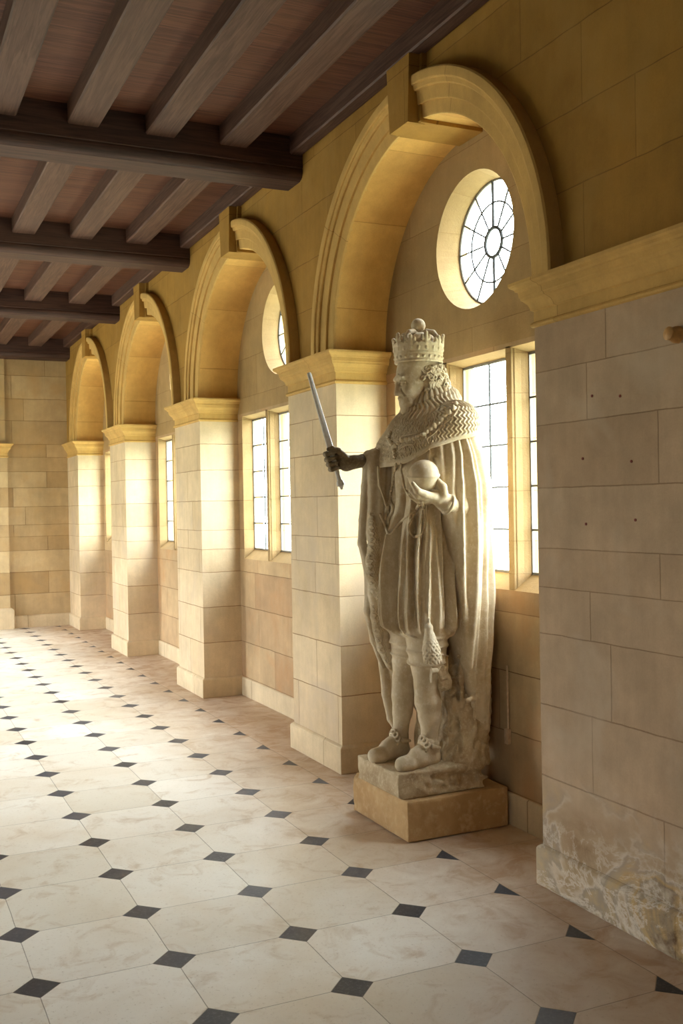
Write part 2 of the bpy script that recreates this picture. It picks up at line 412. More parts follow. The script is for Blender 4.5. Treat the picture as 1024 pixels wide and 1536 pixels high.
for kb, cy in enumerate(BAYS):
    y0, y1 = cy - RAD, cy + RAD
    zstep(y0, 0, 0, 0, ZS, .1 + kb * .31); zstep(y1, 0, 0, 0, ZS, .12 + kb * .31)
    for i in range(NSEG):
        a0, a1 = PI * i / NSEG, PI * (i + 1) / NSEG
        p0 = (cy + RAD * math.cos(a0), ZS + RAD * math.sin(a0)); p1 = (cy + RAD * math.cos(a1), ZS + RAD * math.sin(a1))
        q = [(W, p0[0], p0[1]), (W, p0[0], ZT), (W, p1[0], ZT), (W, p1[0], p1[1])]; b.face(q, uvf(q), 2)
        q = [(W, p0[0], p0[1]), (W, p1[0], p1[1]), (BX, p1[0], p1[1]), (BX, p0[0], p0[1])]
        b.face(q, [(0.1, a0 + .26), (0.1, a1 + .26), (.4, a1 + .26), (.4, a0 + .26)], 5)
    # window wall with its openings
    circ = lambda x, ry, rz, n=56: [(x, cy + ry * math.cos(2 * PI * k / n), WZ + rz * math.sin(2 * PI * k / n)) for k in range(n)]
    rect = lambda x, h, z0, z1: [(x, cy - h, z0), (x, cy + h, z0), (x, cy + h, z1), (x, cy - h, z1)]
    SEAM = 2.385
    for (za, zb, hole, mi) in ((0, SEAM, rect(BX, RH, RZ0, RZ1), 3), (SEAM, 3.6, circ(BX, WRY, WRZ), 4)):
        outer = [(BX, y0 - .05, za), (BX, y1 + .05, za), (BX, y1 + .05, zb), (BX, y0 - .05, zb)]
        allp = outer + hole
        for tri in tessellate_polygon([[Vector(p) for p in outer], [Vector(p) for p in hole]]):
            q = [allp[t] for t in tri]; b.face(q, uvf(q), mi)
    # round opening: plastered reveal to the glass, then outwards
    ra, rb, rc = circ(BX, WRY, WRZ), circ(GX, GRY, GRZ), circ(OX, GRY + .04, GRZ + .04)
    b2 = b
    for A_, B_ in ((ra, rb), (rb, rc)):
        for k in range(56):
            l = (k + 1) % 56
            b.face([A_[k], A_[l], B_[l], B_[k]], [(0, k / 20), (0, (k + 1) / 20), (.13, (k + 1) / 20), (.13, k / 20)], 4)
    ra, rb, rc = rect(BX, RH, RZ0, RZ1), rect(QX, QH, QZ0, QZ1), rect(OX, QH + .09, QZ0 - .09, QZ1 + .05)
    for A_, B_ in ((ra, rb), (rb, rc)):
        for k in range(4):
            l = (k + 1) % 4
            b.face([A_[k], A_[l], B_[l], B_[k]], [(0.05, A_[k][2]), (0.05, A_[l][2]), (.1, B_[l][2]), (.1, B_[k][2])], 4)
# outside face keeps the daylight to the openings
def outer_face(y0, y1, z0, z1): 
    p = [(OX, y0, z0), (OX, y1, z0), (OX, y1, z1), (OX, y0, z1)]; b.face(p, uvf(p), 3)
rect_o = lambda cy: [(OX, cy - QH - .09, QZ0 - .09), (OX, cy + QH + .09, QZ0 - .09), (OX, cy + QH + .09, QZ1 + .05), (OX, cy - QH - .09, QZ1 + .05)]
last = NY
for cy in BAYS:
    outer_face(last, cy - RAD, 0, ZT); last = cy + RAD
    for (za, zb, hole) in ((0, 2.47, rect_o(cy)),
                           (2.47, ZT, [(OX, cy + (GRY + .04) * math.cos(2 * PI * k / 56), WZ + (GRZ + .04) * math.sin(2 * PI * k / 56)) for k in range(56)])):
        outer = [(OX, cy - RAD, za), (OX, cy + RAD, za), (OX, cy + RAD, zb), (OX, cy - RAD, zb)]; allp = outer + hole
        for tri in tessellate_polygon([[Vector(p) for p in outer], [Vector(p) for p in hole]]):
            q = [allp[t] for t in tri]; b.face(q, uvf(q), 3)
outer_face(last, ENDY, 0, ZT)
struct(b.build('wall_right', MATS_R, merge=True))

# end wall with pilaster, near wall, far side with unseen openings added to let in daylight
b = MB()
def fy(x0, x1, z0, z1, y):
    p = [(x0, y, z0), (x1, y, z0), (x1, y, z1), (x0, y, z1)]; b.face(p, [(q[0], q[2]) for q in p])
fy(LX, OX, 0, ZT, ENDY)
fy(LX, OX, 0, ZT, ENDY + .2)
b.box(.9, 1.72, ENDY - .09, ENDY, 0, ZC + .03)
b.box(.9, 1.70, ENDY - .07, ENDY, ZC + .03, ZT)
for k, v in enumerate(b.uv): b.uv[k] = [(b.v[i][0], b.v[i][2]) for i in b.f[k]]
struct(b.build('wall_far', M['end']))
b = MB(); b.box(LX - .3, OX, NY - .2, NY, 0, ZT); struct(b.build('wall_near', M['end']))
b = MB()
LO = [(-1.0, -.45, 1.0, 2.2)] + [(cy - h_, cy + h_, z0_, z1_) for cy, h_, z0_, z1_ in zip(BAYS[1:], (.5, .62, .62), (.95, .4, .3), (2.2, 2.3, 2.3))]  # added openings: first brightens the near pier, others the far floor
last = NY
for (y0, y1, z0, z1) in LO:
    b.box(LX - .3, LX, last, y0, 0, ZT); b.box(LX - .3, LX, y0, y1, 0, z0); b.box(LX - .3, LX, y0, y1, z1, ZT); last = y1
b.box(LX - .3, LX, last, ENDY, 0, ZT)
struct(b.build('wall_left', M['plaster'], merge=False))
for (y0, y1, z0, z1) in LO:
    portal('daylight_portal', (LX - .32, (y0 + y1) / 2, (z0 + z1) / 2), (0, R(-90), 0), z1 - z0, y1 - y0)
for cy in BAYS:
    portal('daylight_portal', (OX + .02, cy, (QZ0 + QZ1) / 2), (0, R(90), 0), QZ1 - QZ0 + .16, 2 * QH + .2)
    portal('daylight_portal', (OX + .02, cy, WZ), (0, R(90), 0), .76, .78)

# ------------------------------------------------------------------ skirting, capitals, archivolts, keystones
def path_sweep(b, path, prof):
    """path: plan points (x, y); prof: (projection, z). Outward is to the left of the path."""
    n = len(path); nors = []
    for i in range(n - 1):
        d = Vector(path[i + 1]) - Vector(path[i]); d.normalize(); nors.append(Vector((-d.y, d.x)))
    rings = []; run = [0]
    for i in range(1, n): run.append(run[-1] + (Vector(path[i]) - Vector(path[i - 1])).length)
    for i in range(n):
        if i == 0: o = nors[0]
        elif i == n - 1: o = nors[-1]
        else:
            a, c = nors[i - 1], nors[i]; o = (a + c) / (1 + a.dot(c))
        rings.append([(path[i][0] + o.x * p, path[i][1] + o.y * p, z) for p, z in prof])
    b.sweep(rings, True, True, lambda a, k: (run[a], prof[k][1]))
CAP = [(-.01, ZC - .012), (.004, ZC - .012), (.012, ZC - .008), (.014, ZC), (.010, ZC + .008), (.002, ZC + .012), (.002, ZC + .055),
       (.012, ZC + .060), (.014, ZC + .070), (.020, ZC + .085), (.034, ZC + .100), (.040, ZC + .104), (.042, ZC + .114), (.046, ZC + .118),
       (.048, ZC + .138), (.056, ZC + .142), (.060, ZC + .150), (.072, ZC + .158), (.078, ZC + .166), (.078, ZS), (-.01, ZS)]
BASE = [(-.01, 0), (.022, 0), (.022, .150), (.016, .160), (.004, .168), (-.01, .168)]
bb = MB(); ntrim = 0
for k, (y0, y1) in enumerate(edges):
    if k == 0: path = [(BX, y1), (W, y1), (W, y0)]
    elif k == 4: path = [(W, y1), (W, y0), (BX, y0)]
    else: path = [(BX, y1), (W, y1), (W, y0), (BX, y0)]
    path = path[::-1]
    b = MB(); path_sweep(b, path, CAP); ntrim += 1
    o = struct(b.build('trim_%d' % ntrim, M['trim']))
    path_sweep(bb, path, BASE)
for cy in BAYS: path_sweep(bb, [(BX, cy + RAD), (BX, cy - RAD)][::-1], [(-.01, 0), (.012, 0), (.012, .15), (.004, .158), (-.01, .158)])
struct(bb.build('baseboard_right', M['base'], bevel=.004))
b = MB(); path_sweep(b, [(.9, ENDY - .09), (1.72, ENDY - .09), (1.72, ENDY)][::-1], [(p, z) for p, z in CAP]); ntrim += 1
struct(b.build('trim_%d' % ntrim, M['trim']))
b = MB(); path_sweep(b, [(1.72 , ENDY), (W, ENDY)][::-1], BASE); path_sweep(b, [(.9, ENDY - .09), (1.72, ENDY - .09), (1.72, ENDY)][::-1], [(p * 2, z * 1.7) for p, z in BASE])
struct(b.build('baseboard_far', M['base']))
ARC = [(.998, -.01), (.998, .014), (1.004, .018), (1.062, .026), (1.0625, .042), (1.068, .045), (1.126, .054), (1.1265, .068), (1.131, .074),
       (1.150, .080), (1.1505, .090), (1.157, .095), (1.180, .097), (1.196, .095), (1.204, .086), (1.204, -.01)]
for kb, cy in enumerate(BAYS):
    b = MB(); rings = []
    for i in range(73):
        a = PI * i / 72; rings.append([(W - p * .78, cy + r * math.cos(a), ZS + r * math.sin(a)) for r, p in ARC])
    b.sweep(rings, True, True, lambda a, k: (a * PI / 72, ARC[k][0]))
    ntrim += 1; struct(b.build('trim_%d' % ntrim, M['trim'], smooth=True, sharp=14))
    b = MB()
    def wedge(x0, x1, z0, z1, h0, h1):
        b.hexa([(x0, cy - h0, z0), (x1, cy - h0, z0), (x1, cy + h0, z0), (x0, cy + h0, z0), (x0, cy - h1, z1), (x1, cy - h1, z1), (x1, cy + h1, z1), (x0, cy + h1, z1)])
    wedge(W - .088, W + .01, ZS + .970, 3.815, .096, .120)
    wedge(W - .030, W + .012, ZS + .975, 3.815, .116, .142)
    wedge(W - .02, BX + .005, ZS + .972, ZS + 1.02, .112, .116)
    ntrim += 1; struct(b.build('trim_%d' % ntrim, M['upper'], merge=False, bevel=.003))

# ------------------------------------------------------------------ windows
nwin = 0
for kb, cy in enumerate(BAYS):
    nwin += 1; win = struct(empty('window_%d' % nwin, (QX, cy, QZ0)))
    for s in (-1, 1):
        b = MB(); mc = cy + s * .306
        prof = [(BX, .024), (BX + .012, .026), (BX + .016, .031), (BX + .03, .033), (BX + .05, .037), (BX + .068, .045), (BX + .08, .052), (QX + .03, .052),
                (QX + .05, .045), (QX + .08, .03)]
        full = [(x, mc + h) for x, h in prof] + [(x, mc - h) for x, h in reversed(prof)]
        b.sweep([[(x, y, z) for x, y in full] for z in (RZ0 + .002, RZ1 + .01)], True, True)
        b.build('mullion', M['backup'], win, bevel=.002)
    # iron frame and cames of each light, with the panes
    for li, lc in enumerate((-.6115, 0, .6115)):
        fr = MB(); yc = cy + lc; h = .25
        for s in (-1, 1): fr.box(QX - .006, QX + .008, yc + s * h - .003, yc + s * h + .003, QZ0 - .03, QZ1)
        fr.box(QX - .006, QX + .008, yc - h, yc + h, QZ1 - .012, QZ1)
        fr.box(QX - .006, QX + .008, yc - h, yc + h, QZ0 - .004, QZ0 + .008)
        f = fr.build('casement_frame', M['iron'], win)
        cm = MB(); cm.box(QX - .004, QX + .004, yc - .005, yc + .005, QZ0, QZ1)
        for r_ in range(1, 5):
            z = QZ0 + .217 * r_; cm.box(QX - .005, QX + .005, yc - h, yc + h, z - .0045, z + .0045)
        cm.build('leading', M['lead'], win, merge=False)
        g = MB(); g.box(QX + .001, QX + .003, yc - h - .02, yc + h + .02, QZ0 - .04, QZ1 + .01); g.build('glass_pane', M['glass'], win)
    nwin += 1; win = struct(empty('window_%d' % nwin, (GX, cy, WZ)))
    el = lambda ry, rz, n=64, x=GX: [(x, cy + ry * math.cos(2 * PI * k / n), WZ + rz * math.sin(2 * PI * k / n)) for k in range(n)]
    b = MB(); b.tube(el(GRY - .002, GRZ - .002), .007, 6, True); b.build('rim', M['iron'], win, smooth=True)
    b = MB(); b.tube(el(.078, .076), .0095, 8, True); b.tube(el(.215, .207), .005, 6, True)
    for k in range(12):
        a = PI / 2 + 2 * PI * k / 12; r_ = .008 if k % 6 == 0 else .005
        b.tube([(GX, cy + .078 * math.cos(a), WZ + .076 * math.sin(a)), (GX, cy + GRY * math.cos(a), WZ + GRZ * math.sin(a))], r_, 6)
    b.build('leading', M['lead'], win, merge=False)
    g = MB(); pts = el(GRY + .004, GRZ + .004, 48); g.sweep([[(x + d, y, z) for x, y, z in pts] for d in (.001, .003)]); g.build('glass_pane', M['glass'], win)

# ------------------------------------------------------------------ ceiling beams and joists
BY = [2.9, 5.97, 8.47, 11.155, 14.21]
BW = .30; BZ = 3.665; JZ = 3.815; JW = .18
JX = [2.446, 1.985, 1.528, 1.075, .615, .155, -.305, -.765, -1.225, -1.685]
where = ['over the near end above the frame', 'nearest of the crossing beams in view', 'second crossing beam from the front, by the second arch',
         'third crossing beam from the front', 'farthest crossing beam, against the end wall']
for k, y in enumerate(BY):
    b = MB(); y1 = y + BW if k < 4 else ENDY - .01
    prof = [(y, ZT), (y, BZ + .075), (y + .006, BZ + .07), (y + .002, BZ + .06), (y + .004, BZ + .04), (y + .014, BZ + .018), (y + .032, BZ + .006), (y + .045, BZ + .004),
            (y + .05, BZ), (y1 - .05, BZ), (y1 - .045, BZ + .004), (y1 - .03, BZ + .006), (y1 - .012, BZ + .02), (y1 - .004, BZ + .04), (y1, BZ + .06), (y1, ZT)]
    b.sweep([[(x, py, pz) for py, pz in prof] for x in (LX + .002, W + .0)])
    o = b.build('ceiling_beam', M['beam'], origin=(W - .1, y, BZ), smooth=True)
    tag(o, 'dark oak crossing beam, ' + where[k], 'beam', 'crossing ceiling beams')
spans = [(NY, BY[0]), (BY[0] + BW, BY[1]), (BY[1] + BW, BY[2]), (BY[2] + BW, BY[3]), (BY[3] + BW, BY[4])]
sp_name = ['behind the first beam', 'before the nearest beam in view', 'between the nearest and second beams', 'between the second and third beams', 'between the third and farthest beams']
ordn = ['against the arcade wall', 'second from the arcade wall', 'third from the arcade wall', 'fourth from the arcade wall', 'fifth from the arcade wall', 'sixth from the arcade wall',
        'seventh from the arcade wall', 'eighth from the arcade wall', 'ninth from the arcade wall', 'tenth from the arcade wall']
vis = {0: 0, 1: 8, 2: 8, 3: 8, 4: 8}
for k, (ya, yb) in enumerate(spans):
    for j, x in enumerate(JX):
        if k == 0 or j >= 7: continue
        x1 = min(x + JW, W); c = .012
        prof = [(x, ZT), (x, JZ + c * .7), (x + c * .7, JZ), (x1 - c * .7, JZ), (x1, JZ + c * .7), (x1, ZT)]
        b = MB(); b.sweep([[(px, yy, pz) for px, pz in prof] for yy in (ya + .001, yb - .001)])
        o = b.build('ceiling_joist', M['joist'], origin=(x, ya, JZ))
        tag(o, 'oak joist %s, %s' % (ordn[j], sp_name[k]), 'joist', 'ceiling joists')

# ------------------------------------------------------------------ small things on the walls
b = MB(); pegc = (W, 2.70, 2.165)
b.tube([(W + .004, 2.70, 2.165), (W - .012, 2.70, 2.165), (W - .03, 2.70, 2.166), (W - .045, 2.70, 2.168), (W - .052, 2.70, 2.169)], [.030, .030, .022, .024, .012], 14)
tag(b.build('wall_peg', M['peg'], smooth=True), 'small pale ochre peg sticking out of the near stone wall', 'peg')

# ------------------------------------------------------------------ the statue: carved volumes turned into surfaces
XS, YS = 2.535, 4.48            # the figure stands here and faces the gallery (-X)
def P(x, y, l=0.0):
    """point of the figure (forward, left, height) seen at pixel x, y and lying l to the figure's left"""
    d = cam_fwd + cam_right * ((x - 512) / F_PX) + cam_up * ((768 - y) / F_PX)
    t = (YS - l) / d.y
    return np.array([XS - d.x * t, l, EYE + d.z * t])

def hit(vols, x, y, out=0.0, miss=.2):
    """where the line of sight through pixel x, y meets the carved volumes, raised by out"""
    d = cam_fwd + cam_right * ((x - 512) / F_PX) + cam_up * ((768 - y) / F_PX)
    l = np.arange(.42, -.36, -.0015); t = (YS - l) / d.y
    pts = np.stack([XS - d.x * t, l, EYE + d.z * t], 1); best = None
    for v in vols:
        ix = np.round((pts - v.lo) / v.h).astype(int); ok = ((ix >= 1) & (ix < v.n - 1)).all(1)
        ii = np.nonzero(ok)[0]; q = ix[ok]; neg = v.d[q[:, 0], q[:, 1], q[:, 2]] < 0
        if neg.any():
            k = ii[np.argmax(neg)]
            if best is None or k < best[0]:
                a, b_, c = ix[k]
                g = np.array([v.d[a + 1, b_, c] - v.d[a - 1, b_, c], v.d[a, b_ + 1, c] - v.d[a, b_ - 1, c], v.d[a, b_, c + 1] - v.d[a, b_, c - 1]])
                best = (k, pts[k], g / (np.linalg.norm(g) + 1e-9))
    return P(x, y, miss) if best is None else best[1] + best[2] * out

class Vol:
    """signed distance field on a regular grid in (forward, left, height)"""
    def __init__(s, lo, hi, h):
        s.lo = np.array(lo, float); s.h = h
        s.n = np.maximum(((np.array(hi) - s.lo) / h).astype(int) + 1, 4)
        s.ax = [(s.lo[i] + h * np.arange(s.n[i])).astype(np.float32) for i in range(3)]
        s.d = np.full(s.n, .5, np.float32)
    def win(s, lo, hi):
        a = [max(0, int((lo[i] - s.lo[i]) / s.h)) for i in range(3)]
        b = [min(s.n[i], int((hi[i] - s.lo[i]) / s.h) + 2) for i in range(3)]
        return tuple(slice(x, max(x, y)) for x, y in zip(a, b))
    def co(s, w):
        return (s.ax[0][w[0]][:, None, None], s.ax[1][w[1]][None, :, None], s.ax[2][w[2]][None, None, :])
    def put(s, w, v, k=0.0, op='add'):
        a = s.d[w]
        if op == 'add':
            if k:
                h = np.clip(.5 + .5 * (a - v) / k, 0, 1); r = a * (1 - h) + v * h - k * h * (1 - h)
            else: r = np.minimum(a, v)
        elif op == 'cut':
            if k:
                h = np.clip(.5 - .5 * (a + v) / k, 0, 1); r = a * (1 - h) - v * h + k * h * (1 - h)
            else: r = np.maximum(a, -v)
        else: r = a + v
        s.d[w] = r.astype(np.float32)
    def cap(s, p, q, r0, r1=None, k=.01, op='add', flat=None):
        p, q = np.asarray(p, float), np.asarray(q, float); r1 = r0 if r1 is None else r1
        m_ = max(r0, r1) + k * 1.5 + 2 * s.h
        w = s.win(np.minimum(p, q) - m_, np.maximum(p, q) + m_)
        x, y, z = s.co(w)
        if x.size == 0 or y.size == 0 or z.size == 0: return
        d = q - p; L = max(float(d @ d), 1e-9)
        t = np.clip(((x - p[0]) * d[0] + (y - p[1]) * d[1] + (z - p[2]) * d[2]) / L, 0, 1)
        v = np.sqrt((x - p[0] - t * d[0]) ** 2 + (y - p[1] - t * d[1]) ** 2 + (z - p[2] - t * d[2]) ** 2) - (r0 + (r1 - r0) * t)
        s.put(w, v, k, op)
    def chain(s, pts, rs, k=.01, op='add'):
        if not hasattr(rs, '__len__'): rs = [rs] * len(pts)
        for a, b_, r0, r1 in zip(pts[:-1], pts[1:], rs[:-1], rs[1:]): s.cap(a, b_, r0, r1, k, op)
    def ell(s, c, r, k=.01, op='add', rot=None):
        c = np.asarray(c, float); r = np.asarray(r, float); m_ = r.max() + k * 1.5 + 2 * s.h
        w = s.win(c - m_, c + m_); x, y, z = s.co(w)
        if x.size == 0 or y.size == 0 or z.size == 0: return
        x, y, z = x - c[0], y - c[1], z - c[2]
        if rot is not None:
            q = np.asarray(rot)
            x, y, z = (x * q[0, 0] + y * q[0, 1] + z * q[0, 2], x * q[1, 0] + y * q[1, 1] + z * q[1, 2], x * q[2, 0] + y * q[2, 1] + z * q[2, 2])
        k0 = np.sqrt((x / r[0]) ** 2 + (y / r[1]) ** 2 + (z / r[2]) ** 2) + 1e-6
        k1 = np.sqrt((x / r[0] ** 2) ** 2 + (y / r[1] ** 2) ** 2 + (z / r[2] ** 2) ** 2) + 1e-6
        s.put(w, k0 * (k0 - 1) / k1, k, op)
    def ring(s, c, nrm, RR, r, k=.005, op='add'):
        c = np.asarray(c, float); nrm = np.asarray(nrm, float) / np.linalg.norm(nrm); m_ = RR + r + k + 2 * s.h
        w = s.win(c - m_, c + m_); x, y, z = s.co(w)
        if x.size == 0 or y.size == 0 or z.size == 0: return
        x, y, z = x - c[0], y - c[1], z - c[2]
        a = x * nrm[0] + y * nrm[1] + z * nrm[2]
        q = np.sqrt(np.maximum(x * x + y * y + z * z - a * a, 0)) - RR
        s.put(w, np.sqrt(q * q + a * a) - r, k, op)
    def disp(s, f, band=.05):
        """push the surface outwards by f(x, y, z) near it"""
        x, y, z = s.co(tuple(slice(0, n) for n in s.n))
        idx = np.nonzero(np.abs(s.d) < band)
        v = f(s.ax[0][idx[0]], s.ax[1][idx[1]], s.ax[2][idx[2]])
        s.d[idx] -= v.astype(np.float32)
    def mesh(s, name, mat, parent, relax=2, largest=False):
        d = np.pad(s.d, 1, constant_values=.5); neg = d < 0; n = np.array(d.shape)
        corners = [(i, j, k) for i in (0, 1) for j in (0, 1) for k in (0, 1)]
        cell = lambda A, c: A[c[0]:n[0] - 1 + c[0], c[1]:n[1] - 1 + c[1], c[2]:n[2] - 1 + c[2]]
        cnt = sum(cell(neg, c).astype(np.int8) for c in corners)
        act = (cnt > 0) & (cnt < 8); ci = np.nonzero(act); N = len(ci[0])
        ids = np.full(act.shape, -1, np.int64); ids[ci] = np.arange(N)
        acc = np.zeros((N, 3)); num = np.zeros(N)
        val = {c: d[ci[0] + c[0], ci[1] + c[1], ci[2] + c[2]] for c in corners}
        for a in corners:
            for ax in range(3):
                if a[ax]: continue
                b_ = list(a); b_[ax] = 1; b_ = tuple(b_)
                va, vb = val[a], val[b_]; cr = (va < 0) != (vb < 0)
                t = np.where(cr, va / np.where(cr, va - vb, 1), 0)
                for i in range(3): acc[:, i] += np.where(cr, a[i] + (t if i == ax else 0), 0)
                num += cr
        pos = acc / num[:, None] + np.stack(ci, 1)
        pos = (pos - 1) * s.h + s.lo
        quads = []
        for ax in range(3):
            u, v = [(1, 2), (2, 0), (0, 1)][ax]
            sl0 = [slice(1, n[i] - 1) for i in range(3)]; sl1 = list(sl0); sl1[ax] = slice(2, n[ax])
            sl0[ax] = slice(1, n[ax] - 1)
            A, B = neg[tuple(sl0)], neg[tuple(sl1)]
            for flag in (True, False):
                e = np.nonzero((A != B) & (A == flag)); e = [x + 1 for x in e]
                def cid(du, dv):
                    q = [x.copy() for x in e]; q[u] = q[u] - du; q[v] = q[v] - dv
                    return ids[tuple(q)]
                q = np.stack([cid(1, 1), cid(0, 1), cid(0, 0), cid(1, 0)], 1)
                quads.append(q if flag else q[:, ::-1])
        Q = np.concatenate(quads); Q = Q[(Q >= 0).all(1)]
        if largest:                               # drop stray crumbs
            lab = np.arange(N)
            while True:
                m_ = lab[Q].min(1); new = lab.copy()
                for k in range(4): np.minimum.at(new, Q[:, k], m_)
                new = new[new]
                if (new == lab).all(): break
                lab = new
            big = np.argmax(np.bincount(lab)); keep = lab == big; Q = Q[keep[Q[:, 0]]]
            mp = np.cumsum(keep) - 1; pos = pos[keep]; Q = mp[Q]; N = len(pos)
        for _ in range(relax):
            sm = np.zeros_like(pos); cn = np.zeros(N)
            for k in range(4):
                a_, b_ = Q[:, k], Q[:, (k + 1) % 4]
                for i in range(3): sm[:, i] += np.bincount(a_, pos[b_, i], N) + np.bincount(b_, pos[a_, i], N)
                cn += np.bincount(a_, minlength=N) + np.bincount(b_, minlength=N)
            pos = pos * .5 + .5 * sm / np.maximum(cn, 1)[:, None]
        Wp = np.stack([XS - pos[:, 0], YS - pos[:, 1], pos[:, 2]], 1) - np.array(parent.location)
        me = bpy.data.meshes.new(name)
        me.vertices.add(N); me.vertices.foreach_set('co', Wp.astype(np.float32).ravel())
        me.loops.add(Q.size); me.loops.foreach_set('vertex_index', Q.ravel().astype(np.int32))
        me.polygons.add(len(Q)); me.polygons.foreach_set('loop_start', (np.arange(len(Q)) * 4).astype(np.int32))
        try: me.polygons.foreach_set('loop_total', np.full(len(Q), 4, np.int32))
        except Exception: pass
        me.update(calc_edges=True); me.validate()
        me.polygons.foreach_set('use_smooth', np.ones(len(me.polygons), bool))
        me.materials.append(mat)
        o = bpy.data.objects.new(name, me); C.objects.link(o); o.parent = parent
        return o

rs = np.random.RandomState(7)
def lumps(scale, n=14, seed=1):
    r_ = np.random.RandomState(seed); K = r_.normal(size=(n, 3)); K /= np.linalg.norm(K, axis=1)[:, None]
    K *= scale * r_.uniform(.6, 1.7, (n, 1)); ph = r_.uniform(0, 6.28, n)
    return lambda x, y, z: sum(np.sin(k[0] * x + k[1] * y + k[2] * z + p) for k, p in zip(K, ph)) / math.sqrt(n)
SST = lambda a, b_, x: np.clip((x - a) / (b_ - a), 0, 1) ** 2 * (3 - 2 * np.clip((x - a) / (b_ - a), 0, 1))
def interp(z, zs, vs): return np.interp(z, zs[::-1] if zs[0] > zs[-1] else zs, vs[::-1] if zs[0] > zs[-1] else vs)

SZ = .325                                     # top of the carved base
statue = empty('king_statue', (XS, YS, .19))
tag(statue, 'pale carved stone statue of a crowned robed man holding a sword and orb', 'statue')

# --- base slab
v = Vol((-.27, -.30, .17), (.35, .30, .40), .005)
x, y, z = v.co(tuple(slice(0, n) for n in v.n))
cx, cy2 = .050, -.005; hx, hy = .245, .225
q = np.maximum(np.maximum(np.abs(x - cx) - hx, np.abs(y - cy2) - hy), np.maximum(.1965 - z, z - SZ + .0))
v.d = (q + 0 * z).astype(np.float32) + .004
lm, ls = lumps(22, seed=3), lumps(90, seed=4)
v.ell((-.03, .10, SZ - .01), (.20, .12, .035), .03)
v.cap((-.2, .262, .20), (.10, .268, .19), .026, .022, .02, 'cut')
v.cap((.295, .24, .20), (.305, -.2, .19), .012, .018, .02, 'cut')
def fb(x, y, z):
    side = SST(.31, .27, z) * SST(-.05, .12, y) * SST(.22, .12, x)
    return ((lm(x, y, z) * .0065 + ls(x, y, z) * .0034) * (.4 + 1.7 * side) - .004 * side) * SST(.200, .235, z)
v.disp(fb)
v.mesh('carved_base', M['statue_rough'], statue)

# --- body: torso, gathered robe, breeches, legs and shoes, head, orb hand
h = .0045
v = Vol((-.34, -.33, .30), (.37, .37, 2.47), h)
# gathered robe, as a column whose radius is folded
zlev = [2.02, 1.95, 1.86, 1.74, 1.61, 1.50, 1.34, 1.18, 1.06, 1.00, .965, .94]
Aax = [.11, .135, .15, .155, .160, .178, .198, .212, .216, .205, .178, .140]
Bax = [.18, .205, .215, .215, .205, .21, .225, .24, .245, .235, .210, .17]
Fc = [0, .005, .015, .02, .02, .022, .028, .03, .03, .028, .024, .02]
w_ = v.win((-.33, -.33, .95), (.36, .36, 2.12)); x, y, z = v.co(w_)
zz = z[0, 0, :]
A_ = interp(zz, zlev, Aax)[None, None, :]; B_ = interp(zz, zlev, Bax)[None, None, :]; F_ = interp(zz, zlev, Fc)[None, None, :]
xx = (x - F_) + 0 * y; rad = np.sqrt((xx / A_) ** 2 + (y / B_) ** 2)
th = np.arctan2(y / B_, xx / A_)
fold = np.zeros_like(rad)
folds = []
tcur = -1.9
while tcur < 2.5:
    folds.append((tcur, rs.uniform(.035, .085), rs.uniform(.5, 1.0), rs.uniform(1.30, 1.84), rs.uniform(-.12, .12), rs.choice([1, 1, 1, -.8])))
    tcur += rs.uniform(.085, .19)
env_hem = SST(.945, 1.01, zz)[None, None, :]
for (t0, wd, am, ztop, lean, sg) in folds:
    tz = t0 + lean * (1.55 - zz) * .6 + .03 * np.sin(zz * 7 + t0 * 9)
    e = am * SST(ztop + .05, ztop - .12, zz)
    u = np.abs(th - tz[None, None, :]) / wd
    fold += sg * e[None, None, :] * np.exp(-u ** 1.5)
rad_m = (A_ + B_) / 2
d = (rad - 1) * rad_m * .85 - .044 * fold * env_hem + .016 * env_hem
fine_ = np.abs(np.sin(th * 21 + 1.2 * np.sin(zz * 5)[None, None, :] + 2 * np.sin(th * 3)))
d = d - .007 * fine_ * env_hem * SST(1.6, 1.45, zz)[None, None, :] + .003
d = np.maximum(np.maximum(d, .945 - z), z - 1.99)
v.put(w_, d.astype(np.float32), .02)
# doublet point and belt line
for l_, s_ in ((1, 1), (-1, 1)): pass
# breeches
for (lx, fx_, kn) in ((.115, .065, 1), (-.085, .06, 0)):
    top = (fx_, lx * .9, 1.00); low = (fx_ + .0, lx, .79)
    v.cap(top, low, .112, .082, .02)
    v.ring((fx_, lx, .800), (0, 0, 1), .073, .011, .006)
    for q_ in range(7):
        zf = rs.uniform(.82, .97); v.ring((fx_ + rs.uniform(-.01, .01), lx + rs.uniform(-.01, .01), zf), (rs.uniform(-.25, .25), rs.uniform(-.25, .25), 1), .088 + (zf - .8) * .11, .004, .012)
# legs
LEG = [((.075, .115, .80), .066), ((.078, .115, .72), .058), ((.068, .116, .63), .064), ((.062, .117, .56), .055), ((.064, .117, .47), .040), ((.064, .117, .415), .039)]
LEGR = [((.080, -.09, .80), .064), ((.090, -.092, .72), .056), ((.092, -.094, .63), .060), ((.098, -.096, .55), .050), ((.108, -.098, .46), .038), ((.112, -.10, .41), .037)]
for lg in (LEG, LEGR): v.chain([p for p, r in lg], [r for p, r in lg], .012)
v.ell((.070, .117, .745), (.062, .056, .05), .015)
